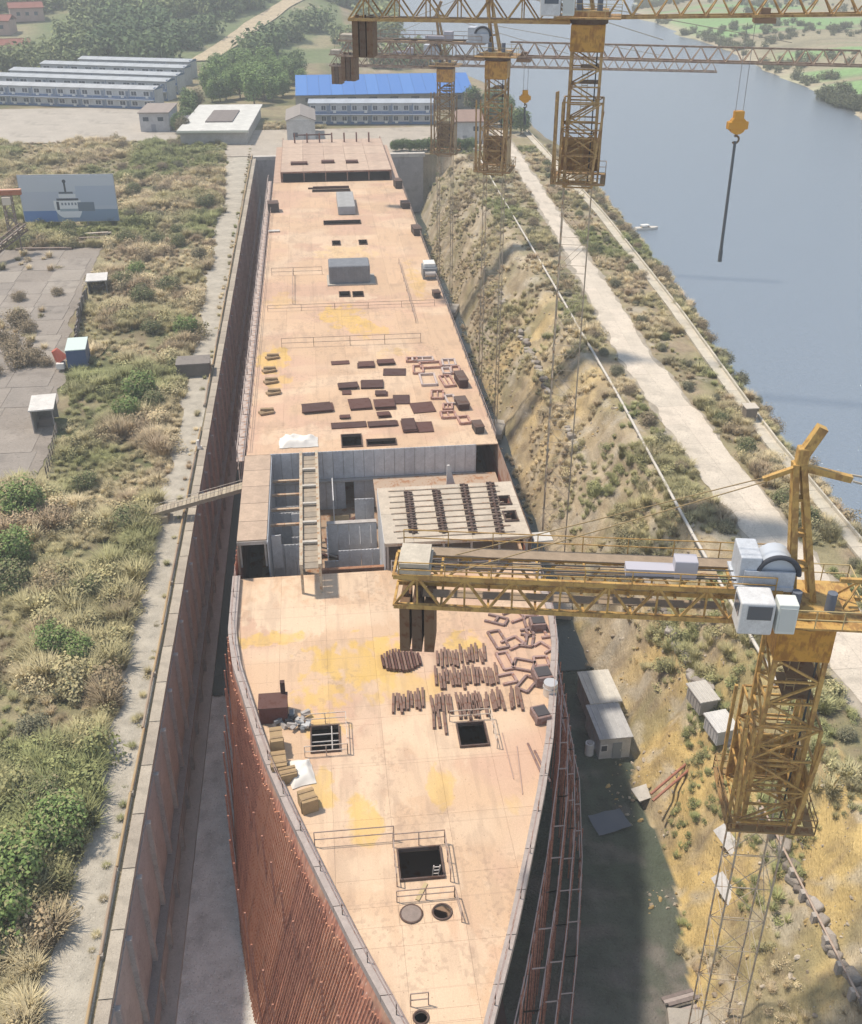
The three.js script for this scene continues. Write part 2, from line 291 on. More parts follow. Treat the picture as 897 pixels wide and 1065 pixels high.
// ------------------------------------------------------------------ the dock: left wall, coping, pipe, end wall
{
  const wall = thing('dock_wall', 'long ribbed concrete dock wall left of the ship', 'wall', [-15, 0, 0]);
  const tones = [[0.46, 0.45, 0.46], [0.42, 0.41, 0.425], [0.50, 0.485, 0.48]].map(c => mat(c, { map: TXconcrete, rep: 9, rough: 0.9, bump: 0.06 }));
  const panel = [box(0.32, 14.4, 4.94, 0.16, -7.9, 0)]; const gP = metreUV(merge(panel));
  const gR = metreUV(merge([box(0.34, 14.2, 0.42, 0.49, -7.9, 0)]));
  const cop = metreUV(merge([box(0.85, 0.5, 4.92, -0.12, -0.13, 0)]));
  const Mc = [[0.47, 0.43, 0.37], [0.41, 0.37, 0.32]].map(c => mat(c, { map: TXconcrete, rep: 5, rough: 0.9, bump: 0.04 }));
  for (let k = 0; k < 53; k++) {
    const z = -24.5 - k * 5;
    for (const [n, g, m, x, dz] of [['wall_panel', gP, tones[Math.floor(hash(k, 1) * 3)], 0, 0], ['wall_rib', gR, tones[Math.floor(hash(k, 2) * 3)], 0, 2.5], ['coping_stone', cop, Mc[k % 5 % 2], 0.03 * hash(k, 3), 0]]) {
      const o = new THREE.Mesh(g, m); o.name = n; o.castShadow = o.receiveShadow = true; o.position.set(x, 0, z - dz); wall.add(o);
    }
  }
  mesh('waler_beam', [box(0.7, 0.4, 263, 0.62, -9.6, -155)], mat([0.26, 0.25, 0.25], { map: TXconcrete, rep: 6 }), wall);
  mesh('wall_footing', [box(1.3, 0.5, 263, 0.8, -14.75, -155)], mat([0.46, 0.46, 0.45], { map: TXconcrete, rep: 6 }), wall);
  // rusty pipe along the coping, in sections on brackets
  const pipe = thing('edge_pipe', 'rusty yellowish pipe running along the dock wall coping', 'pipe', [-15.85, 0, 0]);
  for (let k = 0; k < 38; k++) {
    const z0 = -24 - k * 7; if (hash(k, 8) < 0.12) continue; const dx = 0.12 * (hash(k, 9) - 0.5), yy = 0.38 + 0.1 * (hash(k, 4) - 0.5);
    mesh('pipe_section', [tube([dx, yy, z0], [0.15 * (hash(k, 5) - 0.5), yy, z0 - 6.95], 0.11, 7)], mat(k % 3 ? [0.42, 0.33, 0.2] : [0.36, 0.3, 0.24], { map: TXrust, rep: 3, rough: 0.8 }), pipe);
    if (k % 2) mesh('bracket', [box(0.35, 0.5, 0.25, 0, 0.15, z0)], mat([0.38, 0.35, 0.31], { map: TXconcrete, rep: 2 }), pipe);
  }
  const end = thing('dock_end_wall', 'pale concrete sill closing the far end of the dock', 'wall', [0, 0, DOCK_END]);
  mesh('face', [box(44, 14.9, 0.8, 7, -7.6, 0.5)], tones[1], end); mesh('sill', [box(45, 0.9, 1.6, 7, 0.1, 0.2)], mat([0.62, 0.60, 0.57], { map: TXconcrete, rep: 5 }), end);
  const g = thing('gangway', 'narrow timber gangway from the bank across to the ship', 'gangway', [0, 0, -100]);
  const Mw = [[0.47, 0.41, 0.31], [0.40, 0.34, 0.26]].map(c => mat(c, { map: TXmottle, rep: 1.5 }));
  for (const dz of [-0.55, 0.55]) mesh('girder', [bar([-19.2, 0.75, dz], [-8.9, 3.4, dz], 0.22, 0.4)], Mw[1], g);
  for (let k = 0; k < 24; k++) { const t = (k + 0.5) / 24; mesh('plank', [box(0.4, 0.07, 1.5, lerp(-19.2, -8.9, t), lerp(0.75, 3.4, t) + 0.26, 0, 0, 0, 0.25)], Mw[k % 2], g); }
  mesh('handrail', railing([[-18.6, 1.2, 0.68], [-9.2, 3.6, 0.68]], 1, 2.2, 0.05), mat([0.5, 0.45, 0.38]), g);
  mesh('landing', [box(2.4, 0.9, 2.2, -18.6, 0.4, 0)], Mw[0], g);
}

// ------------------------------------------------------------------ the ship
const CXs = 4.8, YB = 3.5, YA = 6.5;
const halfW = z => pl([[-31.2, 0.15], [-32.2, 0.75], [-36, 2.25], [-41.6, 4.5], [-47, 6.45], [-52.5, 8.4], [-57.8, 10.1], [-62, 11.2], [-65.6, 12.05], [-69, 12.9], [-73.5, 13.5], [-82, 13.55], [-236, 13.35], [-252, 13.0], [-262, 12.0], [-268, 10]], z);
const ship = thing('ship', 'huge unfinished ship with peach primed steel decks lying in the dock', 'ship');
const stains = (list) => (x, z) => { let s = 0; for (const [sx, sz, rx, rz, a] of list) { const dx = (x - sx) / rx, dz = (z - sz) / rz, d = dx * dx + dz * dz; if (d < 2.4) { const e = fbm(x * 0.45 + 3, z * 0.45, 200, 4), e2 = fbm(x * 1.5 + 2 * e, z * 0.9 + 3 * e, 205, 4); s = Math.max(s, a * ss(1.05, 0.3, d + (e - 0.5) * 2.2 + (e2 - 0.5) * 2.4)); } } return s; };
const PEACH = [0.57, 0.40, 0.265], CREAM = [0.635, 0.485, 0.345], PINK = [0.545, 0.365, 0.26], YEL = [0.62, 0.41, 0.11], GRIME = [0.30, 0.21, 0.155];
function deckTex(w, h, z0, z1, yel, cream, seed) {
  return dataTex(w, h, (u, v) => {
    const x = -10 + u * 30, z = lerp(z0, z1, v);
    const a = fbm(x * 0.16, z * 0.16, seed, 4), b = fbm(x * 0.9, z * 0.35, seed + 3, 4), s = fbm(x * 2.2, z * 0.25, seed + 5, 3);
    let c = mixc(PEACH, PINK, ss(0.42, 0.66, a)); c = mixc(c, CREAM, ss(0.5, 0.72, fbm(x * 0.12, z * 0.2, seed + 8, 3)) * 0.7);
    c = mixc(c, CREAM, cream(x, z)); c = mixc(c, YEL, yel(x, z) * (0.5 + 0.7 * b) * 0.9); c = mixc(c, GRIME, ss(0.56, 0.76, b) * 0.26); c = mixc(c, GRIME, ss(0.58, 0.78, s) * 0.2); c = mixc(c, GRIME, ss(0.56, 0.68, fbm(x * 3.5, z * 3.5, seed + 9, 3)) * ss(0.45, 0.62, fbm(x * 0.3, z * 0.3, seed + 12, 3)) * 0.3); const fine = 0.9 + 0.2 * hash(Math.floor(u * w), Math.floor(v * h), seed + 1); c = [c[0] * fine, c[1] * fine, c[2] * fine];
    const sp = hash(Math.floor(u * w / 2), Math.floor(v * h / 2), seed) > 0.998; if (sp) c = mixc(c, [0.2, 0.12, 0.08], 0.55);
    const jx = Math.abs(((x - CXs + 400) / 1.93) % 1 - 0.5), jz = Math.abs(((z + 900) / 6.2) % 1 - 0.5); // weld beads
    if (jx > 0.487) c = mixc(c, GRIME, 0.12); if (jz > 0.492) c = mixc(c, GRIME, 0.22);
    return c;
  });
}
const texBow = deckTex(1024, 1536, -30, -84, stains([[1.5, -68.5, 4.5, 4, 1], [-1.5, -64, 2.5, 4, 0.9], [-6.5, -72.5, 3.2, 1.1, 1], [10, -70.5, 2.6, 1.6, 0.95], [5, -65, 3, 2, 0.7], [-1.8, -54.5, 1.4, 2.4, 0.9], [0.8, -51.5, 1.2, 2.4, 0.9], [6.5, -53.5, 1, 2.6, 0.75], [11, -52, 1, 1.2, 0.4]]), stains([[-4, -77, 5, 5, 1], [1.5, -80, 4, 3, 0.9], [5, -76, 4, 3, 0.5], [3, -58, 6, 7, 0.5], [5, -40, 4, 9, 0.6]]), 300);
const texAft = deckTex(1024, 2048, -80, -242, stains([[3.5, -143, 4, 5, 1], [6.5, -138, 3, 3, 0.8], [-6.8, -128, 2.4, 4.5, 1], [-6, -121, 2, 2, 0.7], [15, -160, 1.6, 9, 0.6], [5, -176, 6, 4, 0.4], [-6, -152, 2, 4, 0.4], [9, -129, 3, 2, 0.5]]), stains([[4.5, -178, 7, 5, 0.9], [-5, -185, 2.5, 5, 0.6], [4.7, -152, 4, 2, 0.8], [-2, -105, 6, 3, 0.6]]), 340);
function deckMat(t, k) { const m = new THREE.MeshStandardMaterial({ map: t, roughness: 0.72, bumpMap: rep(BUgrain, 0.5), bumpScale: 0.01 }); m.color.setRGB(k, k, k); return m; }
const Mbow = [0.97, 1.0, 0.93].map(k => deckMat(texBow, k)), Maft = [0.97, 1.0, 0.92].map(k => deckMat(texAft, k));
const HATCH = [[-2.4, -60.9, -0.4, -58.3], [8.5, -60.1, 10.5, -57.7], [3.1, -48.4, 5.8, -46.0]];
const HOLE = [[2.75, -44.15, 4.25, -42.65], [4.75, -44.0, 6.05, -42.7], [2.95, -36.9, 3.85, -36.0]];
const AFTHOLE = [[1.4, -196.2, 8.1, -193.6], [2.9, -154.6, 4.4, -152.4], [4.9, -154.4, 6.4, -152.2], [1.5, -104.9, 3.6, -102.0], [4.2, -103.4, 7.3, -102.0], [-0.4, -221, 7.2, -219.4], [2.6, -182.6, 3.9, -180], [7.2, -182.6, 8.5, -180]];
function subtract(r, h) { // rect minus rect
  if (h[0] >= r[2] || h[2] <= r[0] || h[1] >= r[3] || h[3] <= r[1]) return [r];
  const o = [], z0 = Math.max(r[1], h[1]), z1 = Math.min(r[3], h[3]);
  if (h[1] > r[1]) o.push([r[0], r[1], r[2], h[1]]); if (h[3] < r[3]) o.push([r[0], h[3], r[2], r[3]]);
  if (h[0] > r[0]) o.push([r[0], z0, h[0], z1]); if (h[2] < r[2]) o.push([h[2], z0, r[2], z1]);
  return o;
}
function plateGeo(r, y, trim = 0, zz) {
  const g0 = 0.006, x0 = r[0] + g0, x1 = r[2] - g0, z0 = r[1] + g0, z1 = r[3] - g0; if (x1 <= x0 || z1 <= z0) return null;
  const cut = z => [Math.max(x0, CXs - halfW(z) + trim), Math.min(x1, CXs + halfW(z) - trim)];
  const a = cut(z0), b = cut(z1); let poly;
  if (a[0] === x0 && a[1] === x1 && b[0] === x0 && b[1] === x1) poly = [[x0, z0], [x1, z0], [x1, z1], [x0, z1]];
  else { const L = [], Q = []; for (let i = 0; i <= 10; i++) { const z = lerp(z0, z1, i / 10), c = cut(z); if (c[1] - c[0] > 0.03) { L.push([c[0], z]); Q.push([c[1], z]); } } if (L.length < 2) return null; poly = [...Q, ...L.reverse()]; }
  const s = new THREE.Shape(poly.map(p => new THREE.Vector2(p[0], -p[1])));
  const g = new THREE.ExtrudeGeometry(s, { depth: 0.12, bevelEnabled: false }); g.rotateX(-Math.PI / 2); g.translate(0, y - 0.12, 0);
  const p = g.attributes.position, uv = g.attributes.uv; for (let i = 0; i < p.count; i++) uv.setXY(i, (p.getX(i) + 10) / 30, (p.getZ(i) - zz[0]) / (zz[1] - zz[0]));
  return g;
}
function deck(y, zA, zB, stepZ, cols, holes, mats, parent, zz) {
  const w = 27.2 / cols; let k = 0;
  for (let z = zA; z > zB + 0.01; z -= stepZ) for (let i = 0; i < cols; i++) {
    const sh = 0; let list = [[CXs - 13.6 + i * w, Math.max(zB, z - stepZ) + sh, CXs - 13.6 + (i + 1) * w, z + sh]];
    for (const h of holes) list = list.flatMap(r => subtract(r, h));
    const gs = list.map(r => plateGeo(r, y, 0.02, zz)).filter(Boolean);
    if (gs.length) mesh('deck_plate', gs, mats[Math.floor(hash(i, Math.round(z * 10), 61) * mats.length)], parent, true);
    k++;
  }
}
const bowDeck = new THREE.Group(); bowDeck.name = 'fore_deck'; ship.add(bowDeck);
deck(YB, -31, -82, 5.1, 7, [...HATCH, ...HOLE], Mbow, bowDeck, [-30, -84]);
const aftDeck = new THREE.Group(); aftDeck.name = 'main_deck'; ship.add(aftDeck);
deck(YA, -101.2, -228.6, 7.08, 7, AFTHOLE, Maft, aftDeck, [-80, -242]);
const Mox = mat([0.30, 0.105, 0.075], { map: TXrust, rep: 5, rough: 0.85, bump: 0.02 });
const Mgun = mat([0.50, 0.47, 0.45], { map: TXmottle, rep: 2, rough: 0.7 }), Mdark = mat([0.11, 0.075, 0.065], { map: TXrust, rep: 4 });
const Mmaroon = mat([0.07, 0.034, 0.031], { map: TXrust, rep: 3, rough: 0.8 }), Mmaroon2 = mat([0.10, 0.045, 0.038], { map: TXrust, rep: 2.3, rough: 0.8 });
const Mgreyp = mat([0.36, 0.39, 0.44], { map: TXmottle, rep: 3, rough: 0.6 }), Mgreyd = mat([0.24, 0.26, 0.29], { map: TXmottle, rep: 3, rough: 0.6 });
{ // hull shell: side strakes from outline, flared at the bow; double skin closes the inside
  const rowsY = [YB - 0.02, 0, -4, -8, -12, -14.4];
  const kz = []; for (let z = -31.2; z > -82; z -= 1.5) kz.push(z); kz.push(-82); for (let z = -90; z > -268; z -= 8) kz.push(z); kz.push(-268);
  const at = (s, z, y) => { const t = (YB - y) / 18, near = ss(-82, -40, z); return [CXs + s * Math.max(0.08, halfW(z) - 0.02 - near * t * (2.6 + 1.5 * near)), y, z]; };
  for (const s of [-1, 1]) {
    for (let r = 0; r + 1 < rowsY.length; r++) {
      const P = [], I = []; kz.forEach((z, i) => { P.push(...at(s, z, rowsY[r]), ...at(s, z, rowsY[r + 1] + 0.03)); if (i) { const k = 2 * i; I.push(k - 2, k - 1, k, k, k - 1, k + 1); } });
      const g = new THREE.BufferGeometry(); g.setAttribute('position', new THREE.Float32BufferAttribute(P, 3)); g.setIndex(I); g.computeVertexNormals();
      mesh('hull_strake', [g], mat(r % 2 ? [0.30, 0.105, 0.075] : [0.335, 0.12, 0.085], { map: TXrust, rep: 5, rough: 0.85, side: true }), ship);
    }
    // upper side of the main deck
    const P = [], I = []; let n = 0; for (const z of kz) if (z <= -82) { P.push(...at(s, z, YB), CXs + s * (halfW(z) - 0.02), YA - 0.02, z); if (n) { const k = 2 * n; I.push(k - 2, k - 1, k, k, k - 1, k + 1); } n++; }
    const g = new THREE.BufferGeometry(); g.setAttribute('position', new THREE.Float32BufferAttribute(P, 3)); g.setIndex(I); g.computeVertexNormals();
    mesh('hull_strake', [g], mat([0.40, 0.30, 0.25], { map: TXrust, rep: 5, rough: 0.85, side: true }), ship);
  }
  // gunwale along the fore deck: pale plates on the port side, dark on the other
  for (const s of [-1, 1]) {
    let zp = -31.4; while (zp > -81.5) {
      const zq = Math.max(-82, zp - 3.2), P = [], I = []; const n = 4, wI = 0.1, wO = s < 0 ? 0.6 : 0.5;
      for (let i = 0; i <= n; i++) { const z = lerp(zp, zq + 0.05, i / n), h = halfW(z); for (const [o, y] of [[h - wI, YB + 0.04], [h - wI, YB + 0.42], [h + wO, YB + 0.40], [h + wO, YB - 0.3]]) P.push(CXs + s * o, y, z); if (i) for (let q = 0; q < 3; q++) { const k = 4 * i + q; I.push(k - 4, k - 3, k, k, k - 3, k + 1); } }
      const g = new THREE.BufferGeometry(); g.setAttribute('position', new THREE.Float32BufferAttribute(P, 3)); g.setIndex(I); g.computeVertexNormals();
      mesh('gunwale_plate', [g.toNonIndexed()].map(q => { q.computeVertexNormals(); return q; }), mat([0.46, 0.40, 0.375], { map: TXmottle, rep: 1.4, side: true, rough: 0.7 }), ship);
      zp = zq;
    }
    const pts = []; for (let z = -33; z >= -82; z -= 3.5) pts.push([CXs + s * (halfW(z) + 0.3), YB + 0.4, z]);
    mesh('deck_rail', railing(pts, 1.05, 3, 0.05), mat([0.32, 0.25, 0.24], { map: TXrust, rep: 2 }), ship);
    const pa = []; for (let z = -102; z >= -226; z -= 6) pa.push([CXs + s * (halfW(z) - 0.15), YA, z]);
    mesh('deck_rail', railing(pa, 1.05, 3, 0.045), mat([0.42, 0.34, 0.31], { map: TXrust, rep: 2 }), ship);
  }
  mesh('lower_deck', [box(26.6, 0.2, 150, CXs, -0.6, -158), box(20, 0.2, 22, CXs, -0.6, -71), box(9, 0.2, 18, CXs, -0.62, -51)], mat([0.30, 0.21, 0.16], { map: TXrust, rep: 5 }), ship);
  mesh('keel_plate', [box(24, 0.3, 196, CXs, -14.5, -168), box(12, 0.3, 26, CXs, -14.52, -58)], Mdark, ship);
  mesh('stern_plate', [box(20, 21, 0.2, CXs, -4, -268)], Mox, ship);
}
function hatchCoaming(r, y, m, h = 0.35, name = 'hatch_coaming') {
  const [x0, z0, x1, z1] = r, xc = (x0 + x1) / 2, zc = (z0 + z1) / 2, w = x1 - x0, d = z1 - z0, t = 0.1;
  return mesh(name, [box(w + 2 * t, h, t, xc, y + h / 2 - 0.1, z0 - t / 2), box(w + 2 * t, h, t, xc, y + h / 2 - 0.1, z1 + t / 2), box(t, h, d, x0 - t / 2, y + h / 2 - 0.1, zc), box(t, h, d, x1 + t / 2, y + h / 2 - 0.1, zc)], m, ship);
}
for (const h of HATCH) hatchCoaming(h, YB, Mdark, 0.32);
for (const h of AFTHOLE) hatchCoaming(h, YA, Mdark, 0.26);
// bars across the port hatch, ladder in the large hatch
mesh('hatch_bar', [0.3, 0.6].map(t => box(2, 0.07, 0.09, -1.4, YB + 0.05, lerp(-60.9, -58.3, t))).concat([box(0.08, 0.07, 2.6, -0.9, YB + 0.12, -59.6)]), Mgun, ship);
mesh('hatch_ladder', [5.2, 5.6].map(x => bar([x, YB + 0.9, -46.2], [x, -0.5, -48.2], 0.07)).concat([...Array(9)].map((_, k) => bar([5.2, lerp(YB + 0.6, -0.3, k / 8), lerp(-46.35, -48.1, k / 8)], [5.6, lerp(YB + 0.6, -0.3, k / 8), lerp(-46.35, -48.1, k / 8)], 0.05))), mat([0.55, 0.52, 0.5]), ship);
// manholes: square plate with a round opening and a ring; one is closed by a grey lid
HOLE.forEach((r, i) => {
  const w = r[2] - r[0] - 0.02, d = r[3] - r[1] - 0.02, xc = (r[0] + r[2]) / 2, zc = (r[1] + r[3]) / 2, rad = w * 0.42;
  const s = new THREE.Shape([[-w / 2, -d / 2], [w / 2, -d / 2], [w / 2, d / 2], [-w / 2, d / 2]].map(p => new THREE.Vector2(...p))); const hp = new THREE.Path(); hp.absarc(0, 0, rad, 0, Math.PI * 2, true); s.holes.push(hp);
  const g = new THREE.ExtrudeGeometry(s, { depth: 0.12, bevelEnabled: false, curveSegments: 20 }); g.rotateX(-Math.PI / 2); g.translate(xc, YB - 0.12, zc);
  const p = g.attributes.position, uv = g.attributes.uv; for (let k = 0; k < p.count; k++) uv.setXY(k, (p.getX(k) + 10) / 30, (p.getZ(k) + 30) / -54);
  mesh('manhole_plate', g, Mbow[1], ship, true);
  const t = new THREE.TorusGeometry(rad + 0.04, 0.07, 6, 22); t.rotateX(Math.PI / 2); t.translate(xc, YB + 0.05, zc); mesh('manhole_ring', [t], Mdark, ship);
  if (i === 0) { const c = new THREE.CylinderGeometry(rad, rad, 0.14, 20); c.translate(xc, YB + 0.02, zc); mesh('manhole_lid', [c], mat([0.30, 0.24, 0.21], { map: TXmottle, rep: 1 }), ship); }
});
// guard rails standing round the openings
function rails(label, pts, h = 1.1, c = [0.34, 0.27, 0.24], step = 1.6, w = 0.06) { const x = pts[0][0], z = pts[0][2], y = pts[0][1]; return single('guard_rail', railing(pts.map(p => [p[0] - x, p[1] - y, p[2] - z]), h, step, w), mat(c, { map: TXrust, rep: 2 }), label, 'railing', [x, y, z], 0, 'temporary guard rails on the ship decks'); }
rails('pale railing around the left of the two small deck hatches', [[-2.9, YB, -61.4], [0.2, YB, -61.4], [0.2, YB, -57.9], [-2.9, YB, -57.9]], 1.0, [0.55, 0.5, 0.46]);
rails('thin railing around the right of the two small deck hatches', [[8, YB, -60.6], [11.1, YB, -60.6], [11.1, YB, -57.3]], 1.0, [0.5, 0.45, 0.4]);
rails('long thin railing from the left deck edge to the large fore hatch', [[-2.3, YB, -49.4], [2.9, YB, -49.4]], 1.3, [0.3, 0.24, 0.22], 5.2);
rails('railing frame around the large square fore hatch', [[2.8, YB, -45.6], [2.8, YB, -48.8], [6.2, YB, -48.8], [6.2, YB, -45.6]], 1.2);
rails('railing frame behind the pair of manholes near the bow', [[2.7, YB, -44.4], [6.3, YB, -44.4], [6.5, YB, -42.5]], 1.0);
rails('small rail frame over the single manhole at the bow tip', [[2.9, YB, -37.2], [3.9, YB, -37.2]], 1.1);
rails('long dark rail across the main deck with four bays', [[-5.4, YA, -132.4], [-1.2, YA, -132.4], [3.6, YA, -132.4], [8.2, YA, -132.4], [13, YA, -132.4]], 1.3, [0.33, 0.25, 0.22], 4.6);
rails('dark rail across the left half of the main deck before the grey box', [[-7.4, YA, -164], [-4, YA, -164], [0.5, YA, -164]], 1.2, [0.33, 0.25, 0.22], 4);
rails('thin rail across the full main deck behind the two slots', [[-7.6, YA, -147], [2, YA, -147], [16.5, YA, -147]], 0.9, [0.4, 0.32, 0.28], 4.5);
rails('thin rail along the right of the main deck toward the stern', [[13, YA, -140], [13, YA, -168]], 1.0, [0.4, 0.32, 0.28], 4.5);
rails('thin rail on the left of the main deck running aft', [[-4.1, YA, -150], [-4.1, YA, -164]], 1.0, [0.4, 0.32, 0.28], 4.5);

// pit amidships between the decks: grey walled rooms, left block, right block
{
  const pit = new THREE.Group(); pit.name = 'open_midsection'; ship.add(pit);
  const corr = (x0, x1, y0, y1, z, m, name = 'wall_sheet') => { let x = x0, k = 0; while (x < x1 - 0.05) { const w = Math.min(1.1, x1 - x); const gs = [box(w - 0.03, y1 - y0, 0.06, x + w / 2, (y0 + y1) / 2, z)]; for (let q = 0.16; q < w; q += 0.37) gs.push(box(0.1, y1 - y0 - 0.06, 0.08, x + q, (y0 + y1) / 2, z + 0.05)); mesh(name, gs, Array.isArray(m) ? m[Math.floor(hash(k, Math.round(z)) * m.length)] : m, pit); x += w; k++; } };
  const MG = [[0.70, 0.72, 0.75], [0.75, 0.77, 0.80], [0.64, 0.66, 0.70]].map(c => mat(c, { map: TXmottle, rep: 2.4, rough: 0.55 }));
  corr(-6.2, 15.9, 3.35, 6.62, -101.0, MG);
  mesh('ledge', [box(22.2, 0.22, 0.7, 4.8, 3.2, -100.8)], mat([0.45, 0.42, 0.4], { map: TXmottle, rep: 3 }), pit);
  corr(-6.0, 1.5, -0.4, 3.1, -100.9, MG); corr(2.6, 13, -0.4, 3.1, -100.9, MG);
  mesh('doorway_lining', [box(0.08, 3.5, 1.2, 1.54, 1.35, -101.5), box(0.08, 3.5, 1.2, 2.58, 1.35, -101.5), box(1.1, 0.1, 1.2, 2.06, 3.05, -101.5)], mat([0.45, 0.47, 0.5]), pit);
  // side walls of the pit
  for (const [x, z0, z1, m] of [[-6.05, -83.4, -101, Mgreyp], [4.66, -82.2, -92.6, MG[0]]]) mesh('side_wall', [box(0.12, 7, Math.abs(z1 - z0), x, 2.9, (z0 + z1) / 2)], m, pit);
  mesh('fore_bulkhead', [box(10.6, 3.9, 0.12, -0.7, 1.42, -82.1)], Mdark, pit);
  mesh('pit_floor', [box(24, 0.1, 19, CXs, -0.45, -91.6)], mat([0.36, 0.27, 0.2], { map: TXrust, rep: 4 }), pit);
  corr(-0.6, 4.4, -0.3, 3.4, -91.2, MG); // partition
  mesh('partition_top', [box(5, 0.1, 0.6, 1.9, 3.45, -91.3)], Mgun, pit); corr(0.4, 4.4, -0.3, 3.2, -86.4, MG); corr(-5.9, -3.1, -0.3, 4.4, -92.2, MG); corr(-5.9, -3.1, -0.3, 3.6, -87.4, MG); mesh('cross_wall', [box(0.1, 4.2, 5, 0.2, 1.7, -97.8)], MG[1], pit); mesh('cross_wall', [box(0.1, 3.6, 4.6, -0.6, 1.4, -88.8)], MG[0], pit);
  mesh('plywood_panel', [box(1.9, 2.2, 0.08, 0.8, 0.8, -95.2, 0, -0.25)], mat([0.55, 0.42, 0.24], { map: TXmottle, rep: 2 }), pit);
  mesh('sheet_stack', [box(3.8, 0.5, 3.6, 2.4, -0.1, -94.2, 0.04)], MG[2], pit);
  mesh('steel_locker', [box(0.9, 2.4, 0.5, 3.3, 0.9, -97.5), box(1.2, 0.9, 1, 4, 0.1, -88)], mat([0.2, 0.215, 0.26]), pit);
  mesh('brown_beam', [box(6.2, 0.5, 0.4, 1.6, 3.0, -83.2), box(6.0, 0.3, 0.4, 1.6, 2.2, -84.6)], mat([0.32, 0.17, 0.10], { map: TXrust, rep: 2 }), pit);
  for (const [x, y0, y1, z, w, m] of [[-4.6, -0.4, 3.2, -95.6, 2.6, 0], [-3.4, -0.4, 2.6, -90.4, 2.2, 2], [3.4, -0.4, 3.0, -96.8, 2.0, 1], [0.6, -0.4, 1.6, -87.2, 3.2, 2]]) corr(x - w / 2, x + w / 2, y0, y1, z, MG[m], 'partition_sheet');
  for (let k = 0; k < 22; k++) { const x = -5.6 + 9.8 * hash(k, 1, 88), z = -83.4 - 16 * hash(k, 2, 88), L = 0.8 + 2.6 * hash(k, 3, 88); mesh(k % 2 ? 'loose_board' : 'loose_pipe', [k % 2 ? box(L, 0.1, 0.4, x, -0.2 + 0.4 * hash(k, 4, 88), z, 3 * hash(k, 5, 88)) : tube([x, -0.2, z], [x + L * 0.5, 0.3, z + L * 0.7], 0.1, 6)], [Mgun, Mmaroon2, MG[0], Mgreyd][k % 4], pit); }
  // left block with open front
  const lb = new THREE.Group(); lb.name = 'port_block'; ship.add(lb);
  for (let k = 0; k < 5; k++) mesh('roof_plate', [box(2.7, 0.14, 3.42, -7.48, YA - 0.06, -85.5 - k * 3.48)], mat(k % 2 ? [0.58, 0.44, 0.33] : [0.54, 0.41, 0.31], { map: TXmottle, rep: 3 }), lb);
  mesh('post', [box(0.18, 2.9, 0.18, -6.3, 5, -83.9)], Mgun, lb); mesh('post', [box(0.18, 2.9, 0.18, -8.6, 5, -83.9)], Mgun, lb);
  mesh('inner_wall', [box(2.6, 3, 0.1, -7.4, 4.9, -99)], Mox, lb); mesh('lintel', [box(2.8, 0.35, 0.2, -7.45, 6.2, -83.8)], Mgun, lb);
  // grey standing sheets between left block and gantry
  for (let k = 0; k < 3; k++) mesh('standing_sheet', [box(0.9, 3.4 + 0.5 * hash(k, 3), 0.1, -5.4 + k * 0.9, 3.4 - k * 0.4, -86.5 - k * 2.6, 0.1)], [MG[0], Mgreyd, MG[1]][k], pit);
  for (let k = 0; k < 4; k++) mesh('floor_joist', [box(3.0, 0.22, 0.3, -4.5, 4.9, -89 - k * 3)], mat([0.48, 0.38, 0.29], { map: TXrust, rep: 2 }), pit);
  // right block
  const rb = new THREE.Group(); rb.name = 'starboard_block'; ship.add(rb);
  const Mro = [[0.60, 0.52, 0.42], [0.57, 0.50, 0.41], [0.63, 0.55, 0.45]].map(c => mat(c, { map: TXmottle, rep: 4, rough: 0.7 }));
  const op = [[16.3, -89.3, 17.4, -87.7], [16.3, -86.3, 17.5, -84.5]];
  for (let i = 0; i < 5; i++) for (let j = 0; j < 2; j++) { let l = [[4.62 + i * 2.72, -92.5 + j * 5.35, 4.62 + (i + 1) * 2.72, -92.5 + (j + 1) * 5.35]]; for (const h of op) l = l.flatMap(r => subtract(r, h)); const gs = l.map(r => box(r[2] - r[0] - 0.03, 0.14, r[3] - r[1] - 0.03, (r[0] + r[2]) / 2, YA - 0.06, (r[1] + r[3]) / 2)); mesh('roof_plate', gs, Mro[(i * 2 + j) % 3], rb); }
  for (const h of op) { const [x0, z0, x1, z1] = h; mesh('roof_opening_frame', [box(x1 - x0 + 0.2, 0.3, 0.1, (x0 + x1) / 2, YA + 0.05, z0), box(x1 - x0 + 0.2, 0.3, 0.1, (x0 + x1) / 2, YA + 0.05, z1), box(0.1, 0.3, z1 - z0, x0, YA + 0.05, (z0 + z1) / 2), box(0.1, 0.3, z1 - z0, x1, YA + 0.05, (z0 + z1) / 2)], Mdark, rb); }
  for (const [xa, za, xb, zb] of [[7.6, -91.2, 7.4, -83.2], [10.4, -91.2, 10.2, -83], [13.3, -92.2, 12.9, -82.5], [16, -92.3, 15.4, -82.3]]) {
    const row = mesh('bracket_row', [bar([xa, YA + 0.12, za], [xb, YA + 0.12, zb], 0.22, 0.2)], Mdark, rb);
    const n = 17; for (let k = 0; k < n; k++) { const t = (k + 0.5) / n; mesh('bracket', [box(0.85, 0.22, 0.14, lerp(xa, xb, t), YA + 0.17, lerp(za, zb, t), 0.25 * (k % 2 ? 1 : -1))], Mdark, row); }
  }
  for (let k = 0; k < 9; k++) mesh('roof_batten', [box(11.2 - 0.3 * hash(k, 3), 0.09, 0.13, 11.1 + 0.3 * hash(k, 4), YA + 0.06, -91.6 + k * 1.12)], mat([0.36, 0.31, 0.26], { map: TXrust, rep: 2 }), rb);
  for (let k = 0; k < 6; k++) mesh('front_post', [box(0.2, 2.9, 0.2, 4.9 + k * 2.6, 5.0, -82.1)], mat([0.3, 0.27, 0.25]), rb);
